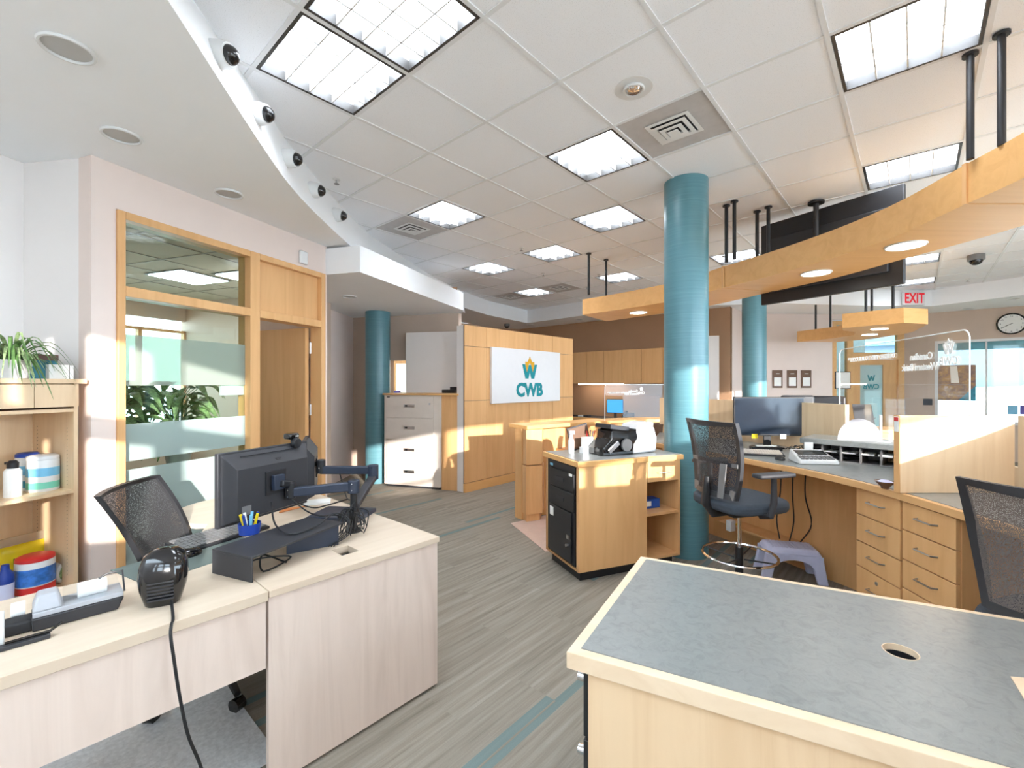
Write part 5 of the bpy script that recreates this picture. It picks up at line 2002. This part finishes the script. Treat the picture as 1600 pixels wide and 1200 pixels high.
hl.build('peg_holes', M['clay'], t_)


def BKL(px, y):
    """floor point on the bookcase frame at image column px, y metres behind its front"""
    c_, s_ = math.cos(rb), math.sin(rb)
    r_ = (px - 800) / F
    x = (r_ * (BK0.y + c_ * y) - BK0.x + s_ * y) / (c_ - r_ * s_)
    return (BK0.x + c_ * x - s_ * y, BK0.y + s_ * x + c_ * y)


def tub(label, px, y, z, r, h, body, lid, mid=None):
    t_ = thing('wipes_tub', label, 'tub', (*BKL(px, y), z), rb)
    MB().lathe([(r * .95, 0), (r, .006), (r, h * .86), (r * .96, h * .88), (0, h * .88)], 28).build('tub', body, t_)
    MB().lathe([(r * .98, h * .885), (r * 1.0, h * .89), (r * .98, h * .97), (r * .8, h), (0, h)], 28).build('lid', lid, t_)
    if mid:
        MB().lathe([(r * 1.005, h * .08), (r * 1.006, h * .26)], 28, close=False).build('printed_band', mid[0], t_)
        MB().lathe([(r * 1.005, h * .42), (r * 1.006, h * .66)], 28, close=False).build('printed_band', mid[1], t_)
    return t_


SH = .8652
tub('white and blue wipes tub on the middle bookcase shelf, right one', 67, .15, SH, .070, .205, M['white'], M['white'], (plain('mint print', (120, 205, 180), .4), M['ltblue']))
tub('wipes tub with a blue lid behind the white one on the bookcase shelf', 43, .26, SH, .052, .215, M['white'], M['darkblue'], (M['blue'], M['ltblue']))
t_ = thing('spray_can', 'white spray can with a black cap on the middle bookcase shelf', 'spray can', (*BKL(20, .10), SH), 0)
MB().lathe([(.034, 0), (.036, .004), (.036, .14), (.026, .155), (0, .155)], 24).build('can', M['paper'], t_)
MB().lathe([(.024, .156), (.025, .185), (.014, .198), (0, .198)], 18).box(-.034, -.01, -.012, .012, .178, .19).build('cap', M['black'], t_)
SL = .2952
t_ = tub('wipes tub with a red lid on the lowest visible bookcase shelf', 55, .12, SL, .082, .215, M['white'], M['red'], (M['red'], M['darkblue']))
MB().lathe([(.0835, .062), (.0835, .155)], 28, close=False).build('blue_wrap', plain('blue label print', (60, 120, 200), .4, var=.4, nscale=25), t_)
t_ = thing('plastic_bag', 'yellow film bag printed with 10 behind the red lidded tub', 'bag', (*BKL(36, .30), SL), rb)
bg_ = MB()
vs = []
for j in range(7):
    for i in range(9):
        u, w = i / 8, j / 6
        vs.append((-.105 + .21 * u, -.03 * math.sin(u * PI) * (1 - w ** 3) + .006 * math.sin(9 * u + 3 * w), .25 * w))
fs = [(j * 9 + i, j * 9 + i + 1, (j + 1) * 9 + i + 1, (j + 1) * 9 + i) for j in range(6) for i in range(8)]
bg_.add(vs, fs)
b_ = bg_.build('film', M['yellow'], t_)
sb_ = b_.modifiers.new('solid', 'SOLIDIFY')
sb_.thickness = .02
MB().box(-.11, .11, -.002, .002, .252, .30).build('crimp', frosted('clear bag top', (236, 226, 206), .4), t_)
text('lettering', '10', .075, M['black'], t_, T(-.035, -.045, .155) @ UPR, ext=.0006, bold=.002)
t_ = thing('pump_bottle', 'purple and blue bottle at the left end of the lower bookcase shelf', 'bottle', (*BKL(8, .10), SL), 0)
MB().lathe([(.033, 0), (.035, .10), (.035, .11), (0, .11)], 20).build('bottle', M['lilac'], t_)
MB().lathe([(.035, .111), (.033, .16), (.018, .18), (.016, .21), (0, .21)], 20).build('cap', M['darkblue'], t_)
t_ = thing('round_tub', 'small white round tub with a green label right of the red lidded tub', 'tub', (*BKL(92, .16), SL), rb + .5)
MB().mat(T(0, 0, .062) @ RX(PI / 2)).cyl(.06, -.035, .035, 28).build('tub', M['white'], t_, bev=.008)
MB().mat(T(0, -.036, .062) @ RX(PI / 2)).cyl(.045, 0, .002, 24).build('label_disc', M['greenl'], t_)

# spider plant, boxes on top
TZ = 1.5105
t_ = thing('spider_plant', 'spider plant with trailing striped leaves on top of the bookcase', 'potted plant', (*BKL(18, .12), TZ))
MB().lathe([(.065, 0), (.085, .10), (.08, .10), (.07, .02), (0, .02)], 20).build('pot', M['white'], t_)
rd = random.Random(11)
for part_, mt, n_ in (('leaves', M['greenl'], 34), ('dark_leaves', M['green'], 26)):
    lf = MB()
    for k in range(n_):
        a = rd.uniform(-2.9, 1.0)
        ln = rd.uniform(.20, .40)
        up = rd.uniform(.04, .17)
        d = Vector((math.cos(a), math.sin(a), 0))
        side = d.cross(Vector((0, 0, 1)))
        pts = []
        for q in range(10):
            s_ = q / 9
            pts.append(Vector((0, 0, .09)) + d * (ln * (s_ ** .8) * .72) + Vector((0, 0, up * math.sin(min(1, s_ * 1.6) * PI / 2) * 1.2 - ln * .95 * max(0, s_ - .22) ** 1.5)))
        lf.ribbon(pts, .0085, side)
    lf.build(part_, mt, t_)
t_ = thing('storage_tin', 'turquoise box with a brown lid on top of the bookcase', 'box', (*BKL(48, .16), TZ), rb - .15)
MB().box(-.095, .095, -.06, .06, 0, .105).build('box', plain('deep turquoise print', (26, 108, 126), 0.5, var=0.3, nscale=20), t_, bev=.002)
MB().box(-.099, .099, -.064, .064, .1055, .138).build('lid', M['brownbox'], t_, bev=.002)
t_ = thing('card_box', 'small open white box of cards on the right end of the bookcase top', 'box', (*BKL(88, .10), TZ), rb)
MB().box(-.05, .04, -.04, .04, 0, .082).build('box', M['paper'], t_)
MB().box(.044, .062, -.038, .04, 0, .08).build('card', M['white'], t_)

# ---------------------------------------------------------------- rear wall: certificates, doors, window, clock
def wallat(px, py, p, d):
    """point on a vertical wall p + t d seen at a pixel column -> (x, y, z)"""
    k = (px - 800) / F
    t_ = (k * p[1] - p[0]) / (d[0] - k * d[1])
    x, y = p[0] + d[0] * t_, p[1] + d[1] * t_
    return x, y, CAMZ + (600 - py) / F * y


bwp, bwd = (4.9, 9.42), Vector((1.82, .05)).normalized()
CL = ['framed notice on the rear wall, leftmost of three', 'framed notice on the rear wall, middle of three', 'framed notice on the rear wall, rightmost of three']
for i, px in enumerate((1214, 1237, 1259)):
    x, y, z = wallat(px, 606, bwp, bwd)
    t_ = thing('picture_frame', CL[i], 'picture frame', (x, y - .012, z), math.atan2(bwd.y, bwd.x), 'three framed notices on the rear wall')
    MB().box(-.105, .105, -.012, .0, 0, .37).build('frame', M['clay'], t_, bev=.002)
    MB().box(-.075, .075, -.015, -.013, .04, .22).build('sheet', M['paper'], t_)
    MB().box(-.04, .04, -.015, -.013, .29, .30).build('heading', M['paper'], t_)

dx0 = wallat(1302, 600, (6.0, 9.45), bwd)[0]
GX = 6.72
t_ = thing('door_2', None, None, (GX, 9.50, 0), R(1.5), kind='structure')
fr = MB()
W2 = 1.62
fr.box(0, .09, -.03, .06, 0, 2.80)
fr.box(.33, .45, -.03, .06, 0, 2.80)
fr.box(1.42, 1.55, -.03, .06, 0, 2.80)
fr.box(.09, .33, -.03, .06, 2.72, 2.80)
fr.box(.45, 1.42, -.03, .06, 2.72, 2.80)
fr.box(.45, 1.42, -.03, .06, 2.0, 2.14)
fr.build('door_frame', M['mapley'], t_)
MB().box(.09, .33, .0, .008, 0, 2.72).build('side_pane', M['glass'], t_)
MB().box(.45, 1.42, .0, .008, 2.14, 2.72).build('transom_pane', M['glass'], t_)
lf = MB()
lf.box(.46, .62, .0, .045, .01, 1.995)
lf.box(1.12, 1.41, .0, .045, .01, 1.995)
lf.box(.62, 1.12, .0, .045, 1.88, 1.995)
lf.box(.62, 1.12, .0, .045, .01, .3)
lf.build('door_leaf', M['maple'], t_)
MB().box(.62, 1.12, .018, .026, .3, 1.88).build('door_glass', M['frost'], t_)
text('door_lettering', 'CWB', .15, M['teal'], t_, T(.87, .012, 1.42) @ UPR, mirror=True, ext=.001, bold=.003)
Wp = [(-.5, .3), (-.3, -.42), (-.1, -.42), (0, -.12), (.1, -.42), (.3, -.42), (.5, .3), (.33, .3), (.2, -.16), (.06, .18), (-.06, .18), (-.2, -.16), (-.33, .3)]
MB().mat(T(.87, .012, 1.62) @ UPR @ Matrix.Diagonal((.17, .17, 1, 1))).prism(Wp, -.001, .001).build('door_emblem', M['teal'], t_, smooth=False)
o = MB().box(-.16, .16, -.01, .01, 0, .36).build('framed_notice', M['black'])
place(tag(o, 'black edged white notice in the glass beside the entrance door', 'sign'), (6.72 + .21, 9.46, 1.38), 0)
MB().box(-.145, .145, -.013, -.0105, .015, .345).build('sheet', M['paper'], o)
# vestibule behind
vb = MB()
vb.box(6.6, 8.6, 11.0, 11.1, 0, 3.0)
vb.box(6.5, 6.6, 9.62, 11.1, 0, 3.0)
struct('wall_vestibule', vb, plain('cool grey wall', (176, 190, 196), .6))

# window_4 in the right wall
rr = math.atan2(RWD.y, RWD.x)
t_ = thing('window_4', None, None, (*rw(WS), 0), rr, kind='structure')
LW = WE - WS
fr = MB()
fr.box(0, .05, .0, .1, .7, 2.36)
fr.box(LW - .05, LW, .0, .1, .7, 2.36)
fr.box(.05, LW - .05, .0, .1, 2.31, 2.36)
fr.box(.05, LW - .05, .0, .1, .7, .76)
fr.box(.72, .75, .03, .08, .76, 2.31)
fr.build('window_frame', M['white'], t_)
MB().box(.05, LW - .05, .05, .056, .76, 2.31).build('pane', M['glass'], t_)
MB().box(.05, LW - .05, .06, .09, 2.16, 2.31).build('shade_cassette', M['ltblue'], t_, bev=.005)
px0 = wallat(1465, 600, rw(0), RWD)
px1 = wallat(1525, 600, rw(0), RWD)
t0 = (px0[0] - rw(WS)[0]) / RWD.x
t1 = (px1[0] - rw(WS)[0]) / RWD.x
t_ = thing('poster', 'brown and blue photo poster hanging in the right hand window', 'poster', (*rw(WS), 0), rr)
tp_ = NT('poster print')
v = tp_.coord((3, 1, 3))
c = tp_.ramp(tp_.noise(v, 3.0, 6, .7), [(.3, rgb(88, 74, 76)), (.48, rgb(150, 120, 104)), (.58, rgb(176, 136, 84)), (.75, rgb(206, 196, 200))])
tp_.l(c, tp_.p.inputs['Base Color'])
MB().box(t0, t1, .02, .03, 1.15, 1.86).build('sheet', tp_.m, t_)
MB().prism([(t0, 0), (t1, 0), (t1, .001), (t0, .001)], 0, .001)
MB().mat(T(0, .018, 0) @ RX(PI / 2)).prism([(t0 + (t1 - t0) * .55, 1.15), (t1, 1.15), (t1, 1.45)], -.001, .001).build('blue_corner', M['blue'], t_, smooth=False)
MB().mat(T(0, .018, 0) @ RX(PI / 2)).prism([(t0 + (t1 - t0) * .33, 1.84), (t0 + (t1 - t0) * .52, 1.84), (t0 + (t1 - t0) * .57, 1.5), (t0 + (t1 - t0) * .36, 1.5)], -.001, .001).build('pale_figure', M['paper'], t_, smooth=False)
for (px, w, cc, lb) in ((1582, .13, 'ltblue', 'small turquoise sign at the foot of the right hand window'), (1600, .1, 'purple', 'small purple sign at the right edge of the window')):
    x, y, z = wallat(px, 645, rw(0), RWD)
    o = MB().box(-w / 2, w / 2, -.02, -.005, -.05, .12).build('window_sticker', M[cc])
    place(tag(o, lb, 'sign'), (x, y, z + .02), rr)
x, y, z = wallat(1449.5, 633, rw(0), RWD)
o = MB().box(-.07, .07, -.02, -.002, 0, .13).build('wall_keypad', M['dark'], bev=.004)
place(tag(o, 'dark keypad on the wall between the entrance door and the window', 'keypad'), (x, y, z), rr)
# clock
x, y, z = wallat(1580, 506, rw(0), RWD)
t_ = thing('wall_clock', 'round black rimmed wall clock above the right hand window', 'clock', (x, y, z), rr)
Q = RX(PI / 2)
MB().mat(Q).cyl(.195, .0, .03, 48).build('case', M['black'], t_)
MB().mat(T(0, -.03, 0) @ Q).torus(.188, .014, 0, 56, 8).build('rim', M['blackg'], t_)
MB().mat(Q).cyl(.176, .0305, .033, 48).build('face', M['paper'], t_)
for h_ in range(1, 13):
    a = PI / 2 - h_ * PI / 6
    text('numeral', str(h_), .042, M['black'], t_, T(.145 * math.cos(a), -.034, .145 * math.sin(a)) @ UPR, ext=.0005)
for (a, ln, nm) in ((R(210), .135, 'minute_hand'), (R(207), .08, 'hour_hand')):
    MB().tube([(-.02 * math.cos(a), -.038, -.02 * math.sin(a)), (ln * math.cos(a), -.038, ln * math.sin(a))], .004, 6).build(nm, M['black'], t_)

# can lights in far soffit
for k, (px, py) in enumerate(((1583, 466), (1512, 482), (828, 507), (1350, 487), (905, 499))):
    x, y = at(px, py, 2.945)
    t_ = thing('can_light', ['recessed can light above the wall clock', 'small recessed can light left of the wall clock', 'recessed can light in the far soffit above the sign wall', 'recessed can light near the small rear canopy', 'recessed can light in the far soffit above the upper cabinets'][k], 'ceiling light', (x, y, 2.944), 0, 'recessed round can lights')
    MB().mat(T(0, 0, -.004)).torus(.08, .008, 0, 30, 6).build('trim_ring', M['white'], t_)
    MB().lathe([(.078, -.001), (.03, -.002), (0, -.0025)], 24).build('reflector', M['can'], t_)

# customer side chairs seen over the counter
for i, (px, d, w) in enumerate(((1248, 5.95, .40), (1295, 6.7, .42))):
    x = (px - 800) / F * d
    t_ = thing('high_back_chair', ['black high back chair behind the teller monitor', 'black high back chair left of the acrylic screen'][i], 'chair', (x, d, 0), R(-10 - 20 * i), 'black chairs on the customer side')
    MB().box(-w / 2, w / 2, 0, .08, .55, 1.33 - .03 * i).build('backrest', M['black'], t_, bev=.03, seg=3)
    MB().box(-w / 2, w / 2, .06, .5, .45, .54).build('seat', M['black'], t_, bev=.03, seg=3)
    MB().cyl(.03, .05, .45, 12, 0, .25).build('post', M['steel'], t_)
    MB().cyl(.25, .0, .05, 24, 0, .25).build('base', M['black'], t_)
# far desk behind glass (orange wood)
t_ = thing('waiting_desk', 'honey wood desk front seen through the acrylic screen', 'desk', (3.75, 5.35, 0), R(-15))
MB().box(0, .95, 0, .05, 0, .92).build('front_panel', M['maple'], t_)
MB().box(-.02, .97, -.02, .5, .921, .95).build('desktop', M['mapleh'], t_)
t_ = thing('brochure_rack', 'clear tilted brochure rack on the honey wood desk', 'brochure rack', (4.25, 5.42, .951), R(-15))
MB().mat(RX(R(-20))).box(-.1, .1, 0, .01, 0, .3).build('back', M['dark'], t_)
MB().box(-.1, .1, -.04, .12, 0, .01).build('base', M['acrylic'], t_)
MB().mat(T(.3, 0, 0)).box(-.1, .1, .0, .01, 0, .35).build('pane', M['acrylic'], t_)

# outdoors beyond the right hand window
g = MB().box(-20, 60, -30, 60, -.35, -.3)
struct('ground', g, M['snow'])
t_ = thing('outside_building', 'blue grey building wall outside the right hand window', 'building', (26, 14, 0), rr)
MB().box(-16, 16, 0, 8, -.3, 7.5).build('facade', M['facade'], t_)
MB().box(-16, 16, -.3, -.01, 3.3, 3.5).build('ledge', M['ltblue'], t_)
o = MB().hexa([(-16, -8, -.3), (16, -8, -.3), (16, -.4, -.3), (-16, -.4, -.3)], [(-16, -3, .9), (16, -3, 2.3), (16, -.6, 2.4), (-16, -.6, 1.0)]).build('snow_bank', M['snow'])
place(tag(o, 'white snow bank outside the right hand window', 'snow'), (26, 14, 0), rr)

# unseen partition added beside the camera to keep sun off desk and island
t_ = thing('station_partition', 'pale maple partition closing the near teller station, right of the camera', 'partition', (.80, .36, 0))
pa, pb = [(0, 0), (.8, .38), (2.2, .80)], [(.02, -.04), (.82, .34), (2.2, .76)]
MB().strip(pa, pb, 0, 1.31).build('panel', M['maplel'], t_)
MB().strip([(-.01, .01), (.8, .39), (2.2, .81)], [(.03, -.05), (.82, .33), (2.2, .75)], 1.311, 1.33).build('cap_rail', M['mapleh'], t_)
